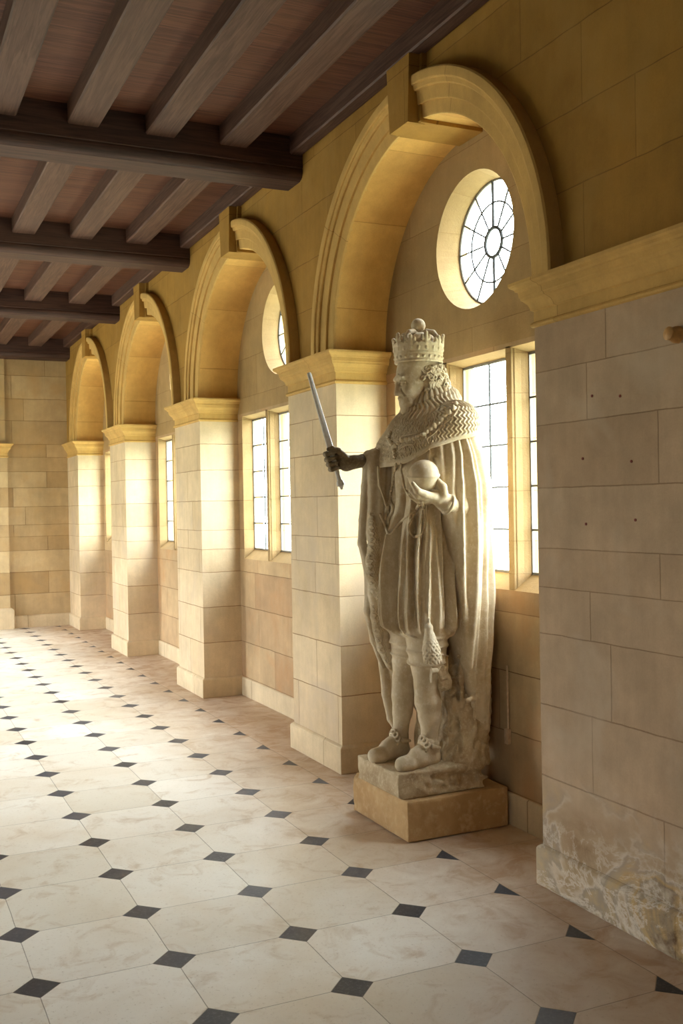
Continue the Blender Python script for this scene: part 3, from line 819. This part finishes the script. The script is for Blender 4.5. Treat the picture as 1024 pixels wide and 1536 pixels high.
# shoes
def shoe(hx, hl, tx, tl):
    hp, tp = np.array([hx, hl, SZ + .035]), np.array([tx, tl, SZ + .026])
    mid = (hp + tp) / 2
    v.cap(hp, tp, .043, .038, .01); v.cap(mid + (0, 0, .022), hp + (.01, 0, .05), .044, .044, .02)
    v.cap(tp + (0, .008, -.004), tp + (-.03, .012, -.004), .032, .034, .01); v.cap(tp + (0, -.008, -.004), tp + (-.03, -.012, -.004), .030, .034, .01)
    v.ring(hp + (.015, 0, .065), (0.2, 0, 1), .040, .010, .006)
shoe(.055, .125, .232, .150); shoe(.105, -.10, .272, -.065)
w_ = v.win((-.34, -.33, .30), (.37, .37, .34)); x, y, z = v.co(w_); v.d[w_] = np.maximum(v.d[w_], (SZ - .012 - z) + 0 * x + 0 * y)
# neck and shoulders under the cape
v.cap((-.02, 0, 1.9), (.010, 0, 2.10), .09, .060, .03)
BODY = v
# left arm under the cloak, wrist and the hand below the orb
ORB = P(635, 714, .26); OR_ = .074
v.chain([(-.06, .16, 1.92), (-.07, .20, 1.74), P(690, 760, .26), P(668, 754, .285), P(652, 745, .285)], [.06, .055, .045, .040, .034], .02)
v.ell(P(650, 746, .285), (.042, .034, .024), .015)
fing = [((636, 741, .325), (626, 736, .335), (619, 726, .33)), ((637, 746, .305), (625, 744, .31), (616, 735, .31)),
        ((638, 749, .28), (626, 749, .28), (616, 742, .275)), ((642, 751, .255), (630, 753, .245), (621, 748, .235))]
for a, b1, c1 in fing:
    v.chain([P(652, 746, a[2] * .6 + .11), P(*a), P(*b1), P(*c1)], [.020, .0175, .0155, .012], .005)
v.chain([P(657, 750, .30), P(665, 741, .315), P(664, 730, .32), P(657, 721, .315)], [.023, .021, .018, .013], .006)
v.ell(ORB, (OR_ - .004,) * 3, .001, 'cut')
# cuff
v.ring(P(672, 757, .30), P(672, 757, .30) - P(655, 748, .30), .044, .008, .006)
ls2 = lumps(60, seed=9)
v.disp(lambda x, y, z: ls2(x, y, z) * .0009)
v.mesh('body', M['statue'], statue, 1)

# --- orb with its bands
v = Vol(ORB - .11, ORB + .11, .003)
v.ell(ORB, (OR_, OR_, OR_), .001); v.ring(ORB, (.1, .1, 1), OR_ - .001, .0055, .004); v.ring(ORB, (.75, .65, .05), OR_ - .001, .005, .004)
w_ = v.win(ORB - .11, (ORB[0] + .11, ORB[1] + .11, ORB[2] - .004))
v.mesh('orb', M['statue'], statue, 1)

# --- cloak over shoulders and back, with long folds
v = Vol((-.385, -.36, .36), (.20, .40, 2.08), .0055)
zc_ = [2.03, 1.95, 1.83, 1.70, 1.50, 1.30, 1.10, .95, .80, .65, .50, .40]
CA = [.12, .155, .19, .212, .222, .228, .230, .228, .218, .205, .182, .155]
CB = [.19, .235, .27, .29, .295, .295, .29, .28, .25, .21, .17, .13]
CF = [-.06, -.065, -.07, -.07, -.07, -.07, -.07, -.07, -.075, -.09, -.11, -.13]
CL = [0, 0, .01, .015, .015, .01, .005, 0, 0, .01, .02, .02]
x, y, z = v.co(tuple(slice(0, n) for n in v.n)); zz = z[0, 0, :]
A_, B_, F_, L_ = [interp(zz, zc_, q_)[None, None, :] for q_ in (CA, CB, CF, CL)]
xx = (x - F_); yy = (y - L_); rad = np.sqrt((xx / A_) ** 2 + (yy / B_) ** 2); th = np.arctan2(yy / B_, -xx / A_)   # 0 at the back, + to his left
fold = np.zeros_like(rad); tcur = -2.4
while tcur < 2.6:
    wd = rs.uniform(.05, .10); am = rs.uniform(.6, 1.0); lean = (tcur - .9) * .10
    tz = tcur + lean * (zz - 1.4) * -1 + .04 * np.sin(zz * 5 + tcur * 7)
    e = am * (.75 + .25 * SST(2.0, 1.6, zz)); u = np.abs(th - tz[None, None, :]) / wd
    fold += e[None, None, :] * np.exp(-u ** 2.2); tcur += rs.uniform(.15, .28)
d = (rad - 1) * ((A_ + B_) / 2) * .85 - .040 * fold + .012
ep = [P(x_, y_, l_) for x_, y_, l_ in [(618, 682, .22), (640, 680, .27), (655, 688, .295), (667, 712, .31), (676, 745, .315), (682, 800, .30), (689, 870, .29), (696, 940, .28), (702, 1000, .26)]]
zs_ = [2.04, 1.90] + [p[2] for p in ep[2:]] + [.6, .36]
gs_ = [.05, ep[0][0]] + [p[0] for p in ep[2:]] + [-.14, -.15]
g = interp(zz, zs_, gs_)[None, None, :]
cutf = np.where(y > -.05, g, g + SST(-.05, -.2, y) * .16)
dd = x - cutf
hh = np.clip(.5 - .5 * (d - dd) / .03, 0, 1); d = d * (1 - hh) + dd * hh + .03 * hh * (1 - hh)
# lower hem: the near half stops at about a metre, the rest trails to the base
v.d = d.astype(np.float32)
v.d = np.maximum(v.d, (z - 2.0) + 0 * v.d)
zh = .36
v.d = np.maximum(v.d, zh - z + 0 * v.d).astype(np.float32)
EDGE = [(612, 690), (634, 677), (654, 688), (667, 712), (676, 745), (682, 800), (689, 870), (696, 940), (702, 1000)]
v.ell(ORB, (.084,) * 3, .01, 'cut'); v.chain([P(646, 742, .29), P(662, 750, .31)], [.045, .045], .01, 'cut')
CLOAK = v
roll = [hit([v], x_, y_ + 1, -.004, .26) for x_, y_ in [(q_[0] + 3, q_[1]) for q_ in EDGE[1:]]]
v.chain(roll, [.010, .011, .012, .012, .012, .012, .012, .010], .012)
# break line of the shorter layer
v.cap(P(702, 1050, .25), P(728, 1036, .05), .012, .012, .02)
lm3 = lumps(35, seed=12); ls3 = lumps(120, seed=13)
v.disp(lambda x, y, z: lm3(x, y, z) * .0015 + ls3(x, y, z) * .003 * SST(.9, .55, z))
v.mesh('cloak', M['statue'], statue, 2)

# --- cloak front hanging over the right arm
v = Vol((-.02, -.36, .36), (.40, -.04, 2.02), .0045)
v.chain([(-.02, -.18, 1.92), P(600, 672, -.21), P(575, 684, -.22), P(560, 690, -.22)], [.07, .062, .055, .044], .03)
T = [([(553, 684, -.20), (549, 730, -.20), (545, 780, -.19), (543, 815, -.18), (556, 860, -.17), (552, 915, -.17), (562, 960, -.18), (575, 1000, -.19)], [.030, .026, .024, .022, .030, .022, .026, .012]),
     ([(561, 682, -.17), (560, 740, -.15), (557, 800, -.14), (560, 850, -.13), (560, 890, -.13), (566, 930, -.14), (574, 975, -.16)], [.032, .026, .026, .026, .024, .024, .016]),
     ([(572, 684, -.16), (571, 740, -.13), (568, 790, -.12), (568, 850, -.12), (572, 900, -.12), (578, 960, -.14), (586, 1000, -.16)], [.034, .026, .026, .028, .028, .028, .02]),
     ([(585, 690, -.16), (584, 740, -.13), (576, 800, -.12), (576, 870, -.12), (582, 940, -.14), (590, 1000, -.17)], [.034, .03, .03, .034, .036, .03]),
     ([(598, 690, -.2), (590, 760, -.18), (585, 850, -.18), (590, 950, -.2), (594, 1005, -.2)], [.04, .04, .045, .045, .04]),
     ([(576, 985, -.24), (580, 1040, -.24), (586, 1078, -.23), (596, 1100, -.21)], [.034, .026, .020, .012]),
     ([(590, 985, -.22), (597, 1040, -.20), (601, 1080, -.19), (598, 1104, -.17), (590, 1124, -.14)], [.036, .028, .030, .024, .018]),
     ([(585, 985, -.27), (590, 1060, -.26), (600, 1110, -.24)], [.05, .035, .02])]
for pts, rr in T: v.chain([P(*p) for p in pts], rr, .010)
v.chain([P(567, 700, -.10), P(569, 728, -.10), P(578, 755, -.09), P(585, 778, -.08)], [.006, .008, .008, .006], .008)
v.disp(lambda x, y, z: lm3(x, y, z) * .0018)
v.mesh('cloak_front', M['statue'], statue, 1); FRONT = v
# fur edging down that side
v = Vol((.05, -.27, .70), (.44, -.03, 1.66), .0028)
fe = [(556, 772, .016), (560, 790, .026), (562, 815, .032), (559, 840, .034), (559, 862, .034), (565, 885, .030), (566, 903, .012)]
v.chain([hit([FRONT], x_, y_, -.012, -.13) for x_, y_, r_ in fe], [q_[2] for q_ in fe], .01)
fe = [(556, 905, .014), (562, 925, .026), (566, 945, .030), (572, 972, .028), (582, 1000, .018)]
v.chain([hit([FRONT], x_, y_, -.012, -.13) for x_, y_, r_ in fe], [q_[2] for q_ in fe], .01)
wav = lambda x, y, z: .0026 * np.sin((x * 1.0 + y * .6) * 560 + 2.0 * np.sin(z * 230) + 1.3 * np.sin(z * 61 + x * 40))
v.disp(wav); v.mesh('fur_edging', M['statue'], statue, 0)

# --- ermine cape
v = Vol((-.33, -.36, 1.70), (.33, .37, 2.20), .0032)
v.ell((.005, -.02, 1.80), (.195, .285, .30), .01)
v.cap((-.05, -.17, 1.94), (-.075, .185, 1.985), .12, .118, .06)
v.chain([(-.01, -.18, 1.92), P(585, 676, -.20)], [.11, .070], .05)
v.cap((-.03, 0, 1.95), (-.035, 0, 1.99), .13, .085, .05)
x, y, z = v.co(tuple(slice(0, n) for n in v.n))
EDX, EDZ = [-.3, -.145, -.028, .095, .172, .21], [1.95, 1.929, 1.905, 1.865, 1.803, 1.785]
edgez = np.interp(x, EDX, EDZ) - .06 * np.clip(-y - .05, 0, .2) + .0 * z
v.d = np.maximum(v.d, (edgez - z)).astype(np.float32)
v.ell((0, -.01, 1.72), (.165, .245, .26), .004, 'cut')
def fur(x, y, z):
    u = np.arctan2(y, x + .02)
    low = z - np.interp(x, EDX, EDZ) + .06 * np.clip(-y - .05, 0, .2)
    far_ = SST(1.12, 1.35, u)
    coarse = np.sin(u * 90 + 2.0 * np.sin(z * 200) + .9 * np.sin(z * 47 + u * 5))
    fine = np.sin(u * 120 + 1.5 * np.sin(z * 260 + u * 9) + 1.2 * np.sin(z * 90))
    return (.0038 * coarse * far_ + .0030 * (fine + .5 * np.sin(u * 75 + 2.4 * np.sin(z * 140 + 3 * u))) * (1 - far_)) * SST(.012, .03, low) * SST(.22, .1, np.abs(low)) ** 0 + .004 * SST(.024, .014, low)
v.disp(fur)
v.mesh('ermine_cape', M['statue'], statue, 0); CAPE = v

# --- ruffled collar
NC = P(641, 600, 0.0)
v = Vol(NC - (.22, .22, .14), NC + (.20, .22, .15), .003)
def tilt_ring(a, b_, up0, slope, n=48): return [(NC[0] + a * math.cos(t), b_ * math.sin(t), NC[2] + up0 - slope * a * math.cos(t)) for t in np.linspace(0, 2 * PI, n)]
v.chain(tilt_ring(.112, .120, -.010, .50), .024, .006); v.chain(tilt_ring(.130, .140, -.030, .50), .022, .006); v.chain(tilt_ring(.142, .155, -.052, .46), .020, .01)
v.chain(tilt_ring(.084, .092, .010, .50), .020, .008)
v.disp(lambda x, y, z: .0036 * np.sin(np.arctan2(y, x - NC[0]) * 40 + 3 * np.sin(z * 60)))
v.mesh('collar', M['statue'], statue, 0)
v = Vol(NC - (.2, .2, .12), NC + (.18, .2, .16), .003)
for k in range(26):
    t = 2 * PI * k / 26; ca, sa = math.cos(t), math.sin(t)
    p0 = (NC[0] + .076 * ca, .086 * sa, NC[2] + .066 - .50 * .076 * ca); p1 = (NC[0] + .106 * ca, .116 * sa, NC[2] + .018 - .50 * .106 * ca)
    v.cap(p0, p1, .009, .013, .002)
v.mesh('ruff', M['statue'], statue, 1)

# --- chain of office
def surf_chain(name, pts, r, vol, links=1, k=.003):
    for i, p in enumerate(pts):
        q = np.asarray(p)
        vol.ell(q, (r * 1.0,) * 3, k)
        if links:
            for j in range(3):
                a = rs.normal(size=3); a /= np.linalg.norm(a); vol.ell(q + a * r * .8, (r * .55,) * 3, .002)
v = Vol((-.22, -.25, 1.82), (.34, .34, 2.20), .003)
cpts = [(684, 606, .20), (676, 617, .205), (667, 625, .21), (658, 633, .205), (649, 641, .20), (640, 648, .185), (630, 654, .165), (620, 658, .14), (610, 659, .11), (601, 661, .08), (594, 668, .06)]
lft = [(586, 650, -.05), (582, 657, -.03), (586, 664, .0), (590, 672, .03), (593, 680, .05), (592, 690, .06)]
def onsurf(p, ax_=1.0):
    # move along the view so that the bead sits on the cape
    return P(*p)
fill = lambda pts, n: [(np.interp(t, range(len(pts)), [q[0] for q in pts]), np.interp(t, range(len(pts)), [q[1] for q in pts])) for t in np.linspace(0, len(pts) - 1, n)]
surf_chain('c', [hit([CAPE], *p, .004, .1) for p in fill(cpts, 17)], .0125, v); surf_chain('c', [hit([CAPE], *p, .004, .05) for p in fill(lft, 8)], .012, v)
for dx_, dy_ in ((9, -7), (9, 8)): v.chain([hit([CAPE], p[0] + dx_ * .3, p[1] + dy_, .001, .1) for p in fill(cpts, 14)], .0042, .002)
v.mesh('chain_of_office', M['statue'], statue, 0)


# --- head with the beard
HO = P(627, 571, 0.0); HS = 1.10
yw, pt = R(-7), R(-12)
Fw = np.array([math.cos(yw) * math.cos(pt), math.sin(yw) * math.cos(pt), math.sin(pt)])
Lf = np.array([-math.sin(yw), math.cos(yw), 0.0]); Up = np.cross(Fw, Lf)
ROT = np.stack([Fw, Lf, Up])
H = lambda a, b_, c: HO + (Fw * a + Lf * b_ + Up * c) * HS
v = Vol(HO - (.17, .14, .24), HO + (.19, .14, .17), .0022)
_ell, _cap = v.ell, v.cap
E = lambda c, r, k=.01, op='add': _ell(H(*c), np.array(r) * HS, k, op, rot=ROT)
K = lambda p, q, r0, r1=None, k=.01, op='add': _cap(H(*p), H(*q), r0 * HS, (r0 if r1 is None else r1) * HS, k, op)
v.cap((.0, 0, HO[2] - .20), HO + (-.03, 0, -.03), .062, .064, .02)
E((-.010, 0, .030), (.104, .082, .112)); E((.040, 0, -.030), (.068, .060, .092), .03)
E((.062, 0, -.092), (.042, .044, .036), .03)
K((.090, -.034, .024), (.090, .034, .024), .013, .013, .018)
for s1 in (-1, 1):
    E((.112, s1 * .030, .000), (.026, .024, .015), .012, 'cut')
    E((.100, s1 * .055, .002), (.020, .018, .012), .014, 'cut')
    E((.081, s1 * .031, -.003), (.017, .018, .013), .002)
    K((.099, s1 * .015, .008), (.100, s1 * .032, .011), .0042, .0042, .002); K((.100, s1 * .032, .011), (.086, s1 * .050, .004), .0042, .0036, .002)
    K((.098, s1 * .015, -.012), (.094, s1 * .034, -.015), .0036, .0036, .002); K((.094, s1 * .034, -.015), (.083, s1 * .050, -.008), .0036, .003, .002)
    K((.100, s1 * .012, .026), (.094, s1 * .046, .028), .0075, .006, .006)
    E((.070, s1 * .040, -.034), (.026, .020, .022), .02)
    K((.097, s1 * .024, -.026), (.092, s1 * .036, -.052), .006, .005, .008, 'cut')
    for q_ in range(4):
        K((.106 - .003 * q_, s1 * .004, -.060 - .004 * q_), (.082 - .004 * q_, s1 * (.040 + .003 * q_), -.074 - .008 * q_), .0085, .005, .003)
    E((.108, s1 * .012, -.038), (.011, .009, .009), .004)
K((.098, 0, .018), (.116, 0, -.036), .0095, .0125, .008)
K((.098, -.014, -.084), (.098, .014, -.084), .008, .008, .005)
K((.105, -.018, -.076), (.105, .018, -.076), .0035, .0035, .003, 'cut')
K((.066, 0, -.095), (.090, 0, -.150), .044, .024, .02); K((.090, 0, -.145), (.098, 0, -.176), .022, .010, .01)
for q_ in range(60):
    a0 = rs.uniform(-.046, .046); up0 = rs.uniform(-.135, -.085); ff = .105 - abs(a0) * .75
    if up0 > -.10 and abs(a0) < .014: continue
    wv_ = rs.uniform(-.008, .008)
    pts = [H(ff, a0, up0), H(ff + .004, a0 * .8 + wv_, up0 - .022), H(ff + .003, a0 * .6 - wv_ * .6, up0 - .042)]
    v.chain(pts, [.0050, .0058, .004], .002)
for q_ in range(3): K((.092, -.03, .044 + .011 * q_), (.092, .03, .044 + .011 * q_), .002, .002, .003, 'cut')
v.mesh('head', M['statue'], statue, 1)

# --- hair of close curls
v = Vol(HO - (.20, .15, .16), HO + (.12, .15, .12), .0023)
E2 = lambda c, r, k=.01: v.ell(H(*c), np.array(r) * HS, k, rot=ROT)
E2((-.042, 0, -.002), (.090, .090, .092)); E2((-.082, 0, -.058), (.054, .082, .060), .02)
c0 = H(-.040, 0, -.004); n_ = 0
for k in range(3000):
    a = rs.normal(size=3); a /= np.linalg.norm(a)
    if a[0] > .62 or a[2] > .5 or a[1] < -.8: continue
    if a[0] > .1 - a[2] * .8 and a[2] < 0: continue
    p = c0 + (Fw * a[0] * .096 + Lf * a[1] * .096 + Up * a[2] * .098) * HS
    v.ring(p, a + rs.normal(size=3) * .28, rs.uniform(.0070, .0105), .0040, .0012); n_ += 1
    if n_ > 330: break
for k in range(110):
    t = rs.uniform(-1.5, 1.5); p = H(-.080 - .056 * math.cos(t), .090 * math.sin(t), rs.uniform(-.115, -.03)); nn = p - H(-.06, 0, -.05)
    v.ring(p, nn + rs.normal(size=3) * .02, .0095, .0042, .0012)
v.mesh('hair', M['statue'], statue, 0)

# --- crown
KC = P(627.5, 538, 0.0); KC = np.array([KC[0], 0, KC[2]])
v = Vol(KC - (.17, .17, .05), KC + (.17, .17, .30), .003)
def kring(rr, zz_, r, k=.004): v.chain([KC + (rr * math.cos(t), rr * .93 * math.sin(t), zz_) for t in np.linspace(0, 2 * PI, 40)], r, k)
w_ = v.win(KC - (.17, .17, .05), KC + (.17, .17, .10)); x, y, z = v.co(w_)
rr_ = np.sqrt((x - KC[0]) ** 2 + ((y - KC[1]) / .93) ** 2) + 0 * z
shell = np.maximum(np.abs(rr_ - .113 - (z - KC[2]) * .10) - .009, np.abs(z - KC[2] - .022) - .045)
v.put(w_, shell, 0)
kring(.117, -.020, .006); kring(.119, .018, .005); kring(.122, .060, .005)
for k in range(24):
    t = 2 * PI * k / 24; v.ell(KC + (.120 * math.cos(t), .112 * math.sin(t), -.001), (.008, .008, .008), .003)
for k in range(20):
    t = 2 * PI * (k + .5) / 20; v.ell(KC + (.122 * math.cos(t), .114 * math.sin(t), .040), (.008, .008, .011), .003)
for k in range(10):
    t = 2 * PI * k / 10 + .15; ca, sa = math.cos(t), math.sin(t); tv = np.array([-sa, ca, 0])
    b0 = KC + (.119 * ca, .111 * sa, .060)
    hgt = .048 if k % 2 == 0 else .032
    v.cap(b0, b0 + (.006 * ca, .006 * sa, hgt), .011, .009, .004)
    for s1 in (-1, 1):
        v.chain([b0 + (0, 0, hgt * .35), b0 + tv * .016 * s1 + (0, 0, hgt * .55), b0 + tv * .018 * s1 + (0, 0, hgt * .85)], [.007, .009, .007], .003)
        v.cap(b0 + (0, 0, hgt * .3), b0 + tv * .027 * s1 + (0, 0, hgt * .15), .006, .006, .003)
    v.ell(b0 + (.006 * ca, .006 * sa, hgt + .004), (.010, .010, .010), .003)
    if k % 2: v.ring(b0 + (.004 * ca, .004 * sa, .014), (ca, sa, 0), .010, .0045, .002)
# domed cap in lobes between the arches, and the ball
for k in range(4):
    t = 2 * PI * k / 4 + .55 + PI / 4; v.ell(KC + (.048 * math.cos(t), .046 * math.sin(t), .062), (.062, .060, .062), .003)
for k in range(4):
    t = 2 * PI * k / 4 + .55; ca, sa = math.cos(t), math.sin(t)
    v.chain([KC + (.114 * ca, .106 * sa, .06), KC + (.112 * ca, .104 * sa, .095), KC + (.088 * ca, .083 * sa, .122), KC + (.050 * ca, .048 * sa, .130), KC + (.01 * ca, .01 * sa, .122)], [.012, .012, .013, .013, .013], .004)
    for q_ in range(5):
        tt = q_ / 4; p = KC + np.array([(.122 - .075 * tt ** 2) * ca, (.114 - .07 * tt ** 2) * sa, .07 + .062 * math.sin(tt * 1.5)]); v.ell(p, (.008,) * 3, .002)
v.cap(KC + (0, 0, .13), KC + (0, 0, .165), .022, .018, .006)
bt = P(627, 488.5, 0); v.ell((bt[0], 0, bt[2]), (.036, .036, .036), .004)
v.mesh('crown', M['statue'], statue, 0)

# --- right hand and wrist, darkened
SWB, SWT = P(510.5, 726, -.225), P(463.5, 561, -.225)
sd = (SWT - SWB) / np.linalg.norm(SWT - SWB)
G = lambda t: SWB + sd * t
v = Vol(P(512, 695, -.22) - (.13, .12, .11), P(512, 695, -.22) + (.12, .12, .11), .0025)
wr = P(548, 690, -.215); wr2 = P(531, 693, -.215); pc = P(519, 695, -.235)
v.cap(wr + np.array([-.02, 0, 0]), wr2, .038, .032, .01)
v.ell(pc, (.042, .026, .040), .012); v.cap(wr2, pc, .032, .034, .015)
crossn = np.cross(sd, [0, 1, 0]); crossn /= np.linalg.norm(crossn)
if crossn[0] < 0: crossn = -crossn                 # points forward, away from the palm
for k, (t_, ln) in enumerate(((.165, 1.0), (.137, 1.06), (.110, 1.0), (.085, .85))):
    c = G(t_); n1 = np.array([0, 1.0, 0])
    a0 = c - crossn * .040 - n1 * .014; a1 = c - crossn * .002 - n1 * .036 * ln; a1b = c + crossn * .026 * ln - n1 * .020; a2 = c + crossn * .030 * ln + n1 * .008; a3 = c + crossn * .004 + n1 * .028
    v.chain([pc * .6 + a0 * .4, a0, a1, a1b, a2, a3], [.015, .0145, .014, .0135, .0125, .010], .003)
v.chain([pc + (-.01, .01, .015), G(.165) - crossn * .03 + np.array([0, .022, 0]), G(.185) + crossn * .002 + np.array([0, .026, 0]), G(.187) + crossn * .022 + np.array([0, .020, 0])], [.018, .0155, .013, .010], .004)
v.disp(lambda x, y, z: ls3(x, y, z) * .0008)
o = v.mesh('right_hand', M['dark_hand'], statue, 1, True); o['label'] = 'dark weathered hand'

# --- sword
v = Vol(np.minimum(SWB, SWT) - .05, np.maximum(SWB, SWT) + .05, .003)
side = np.cross(sd, [0, 1, 0]); side /= np.linalg.norm(side)
v.cap(G(.02), G(.17), .012, .013, .004)
for s1 in (-.008, 0, .008): v.cap(G(.17) + side * s1, SWT + side * s1 * .55, .0105, .0075, .004)
v.ell(G(0), (.021, .021, .017), .004); v.ring(G(.012), sd, .012, .006, .003); v.ell(G(-.02), (.009, .009, .010), .003)
v.mesh('sword', M['blade'], statue, 1)

# --- belt, cords, bow and tassel
v = Vol((-.06, -.12, .92), (.34, .40, 1.92), .0028)
def smooth(pts, n=5):
    pts = [np.array(p, float) for p in pts]; out = []
    for i in range(len(pts) - 1):
        p0, p1, p2, p3 = pts[max(i - 1, 0)], pts[i], pts[i + 1], pts[min(i + 2, len(pts) - 1)]
        for j in range(n):
            t = j / n; out.append(.5 * (2 * p1 + (p2 - p0) * t + (2 * p0 - 5 * p1 + 4 * p2 - p3) * t * t + (3 * p1 - p0 - 3 * p2 + p3) * t ** 3))
    return out + [pts[-1]]
def cord(pts, r, k=.002):
    q = [hit([BODY, CLOAK, FRONT, CAPE], p[0], p[1], .001, p[2]) for p in smooth(pts)]
    q = [q[0]] + [(q[i - 1] + 2 * q[i] + q[i + 1]) / 4 for i in range(1, len(q) - 1)] + [q[-1]]
    v.chain(q, r, k)
cord([(601, 696, .11), (603, 715, .13), (607, 733, .16), (616, 746, .20), (628, 753, .24)], .0065)
cord([(594, 696, .06), (591, 715, .05), (587, 735, .04), (585, 750, .04)], .0062)
for k in range(14):
    t = k / 13; v.ell(hit([BODY, FRONT, CAPE], 593.5 - 8 * t, 698 + 54 * t, .004, .05), (.0085,) * 3, .001)
cord([(586, 752, .045), (590, 764, .06), (584, 776, .06), (583, 785, .06)], .010, .004); cord([(586, 752, .045), (580, 764, .03), (577, 778, .02)], .010, .004)
cord([(570, 772, .0), (578, 790, .04), (584, 801, .06), (597, 787, .11), (612, 773, .16), (626, 764, .20)], .0075)
cord([(632, 752, .255), (636, 766, .26), (637, 785, .26), (632, 800, .255), (622, 805, .25), (614, 799, .245), (613, 789, .24), (619, 774, .245), (628, 757, .25)], .0075)
v.mesh('belt_and_cords', M['statue'], statue, 1)
v = Vol(P(648, 968, .25) - (.07, .07, .13), P(648, 968, .25) + (.07, .07, .13), .003)
tk = P(643, 942, .245); v.ell(tk, (.020, .020, .024), .003); v.cap(P(643, 925, .24), tk, .006, .010, .004)
tb = P(649, 990, .25)
v.cap(tk - (0, 0, .035), tb + (0, 0, .02), .022, .034, .01)
for k in range(12):
    t = 2 * PI * k / 12
    for s1 in (-1, 1):
        pts = []
        for j in range(9):
            q_ = j / 8; rr = .014 + .026 * min(1, q_ * 1.6); an = t + s1 * .5 * math.sin(q_ * 9)
            c = tk * (1 - q_) + tb * q_; pts.append(c + np.array([rr * math.cos(an), rr * math.sin(an), -.01]))
        v.chain(pts, .0055, .002)
v.mesh('tassel', M['statue'], statue, 0)

# --- rosettes, garter ends
for c in ((.098, .138, SZ + .108), (.140, -.085, SZ + .10)):
    c = np.array(c); v = Vol(c - .08, c + .08, .003)
    v.ell(c, (.016, .016, .016), .002)
    v.cap(c, c - (.02, 0, .0), .028, .03, .004)
    for k in range(9):
        t = 2 * PI * k / 9; v.ring(c + (.010 + .01 * abs(math.sin(t)), .034 * math.cos(t), .030 * math.sin(t)), (1, .5 * math.cos(t), .6), .013, .006, .002)
    for s1 in (-1, 1): v.chain([c, c + (-.02, .035 * s1, -.01), c + (-.05, .045 * s1, -.015)], [.010, .012, .008], .004)
    v.mesh('shoe_rosette', M['statue'], statue, 0, True)
v = Vol((-.16, .08, .62), (.10, .26, .85), .003)
v.cap(P(642, 1003, .195), P(643, 1022, .20), .018, .016, .006); v.cap(P(637, 1008, .20), P(654, 1006, .20), .013, .013, .004); v.cap(P(643, 1022, .205), P(644, 1030, .205), .014, .005, .004)
v.mesh('garter_knot', M['statue'], statue, 1)

# --- roughly hewn support behind the legs
v = Vol((-.33, -.18, .30), (.07, .25, 1.02), .0042)
v.chain([(-.13, .08, 1.0), (-.13, .09, .8), (-.12, .09, .6), (-.13, .085, .45), (-.13, .08, .33)], [.055, .085, .095, .115, .150], .03)
v.chain([(-.18, .16, .98), (-.19, .165, .8), (-.20, .155, .6), (-.205, .145, .45), (-.19, .15, .33)], [.022, .028, .032, .036, .055], .012)
v.chain([(-.10, .05, .7), (-.08, .06, .45), (-.06, .10, .34)], [.05, .06, .08], .02)
v.chain([(-.02, .02, .6), (-.03, .03, .34)], [.03, .05], .02)
for q_ in range(5): v.ell(P(662 + rs.uniform(-4, 6), 1002 + q_ * 7, .175), (.035, .03, .022), .008)
v.cap(P(668, 975, .16), P(664, 995, .17), .014, .02, .006)
v.cap(P(690, 985, .18), P(694, 1060, .18), .018, .016, .008)
lq, lr = lumps(45, seed=21), lumps(130, seed=22)
v.chain([(-.04, -.03, .98), (-.03, -.03, .6), (-.02, -.02, .34)], [.06, .065, .085], .03)
lb = lumps(85, n=18, seed=33)
v.disp(lambda x, y, z: np.abs(lq(x, y, z * .45)) * -.011 + np.abs(lb(x, y, z * .35)) * -.007 + lr(x, y, z * .5) * .0035 + .007)
v.mesh('tree_stump_support', M['statue_rough'], statue, 0)

# --- square stone block under the statue
b = MB(); bl = empty
v = Vol((-.335, -.38, -.01), (.28, .27, .22), .006)
x, y, z = v.co(tuple(slice(0, n) for n in v.n))
q = np.maximum(np.maximum(np.abs(x - (-.020)) - .283, np.abs(y + .055) - .303), np.maximum(.0005 - z, z - .2015))
v.d = (q + 0).astype(np.float32) + .003
v.ell((.268, .0, .215), (.03, .22, .035), .02, 'cut'); v.ell((.265, -.30, .2), (.04, .06, .03), .01, 'cut')
v.disp(lambda x, y, z: (lm(x, y, z) * .0022 + ls(x, y, z) * .0010) * SST(.002, .02, z) * SST(.198, .185, z))
blk = empty('pedestal_block', (XS, YS, 0))
o = v.mesh('pedestal_block', M['block'], blk, 1)
o.parent = None; o.location = blk.location; bpy.data.objects.remove(blk); o.name = 'pedestal_block'
tag(o, 'low square block of tan stone on the paving, under the statue', 'pedestal')

# --- pale conduit on the window wall, red plugs in the near wall
b = MB(); cdl = [(BX - .008, 4.262, .79), (BX - .008, 4.262, .47)]
b.tube(cdl, .006, 8); b.box(BX - .022, BX - .001, 4.245, 4.279, .40, .475)
tag(b.build('wall_conduit', M['conduit'], bevel=.002), 'thin pale conduit with a small box on the bay wall behind the pedestal', 'conduit')
for px_, py_ in ((888, 594), (930, 594), (874, 688), (947, 692), (879, 786), (953, 780)):
    d = cam_fwd + cam_right * ((px_ - 512) / F_PX) + cam_up * ((768 - py_) / F_PX); t_ = W / d.x
    b = MB(); c = (W, d.y * t_, EYE + d.z * t_)
    b.tube([(c[0] + .003, c[1], c[2]), (c[0] - .003, c[1], c[2])], .0055, 10)
    tag(b.build('wall_plug', M['red'], origin=c), 'tiny dark red plug set in the face of the near stone wall', 'plug', 'red plugs in the near wall')
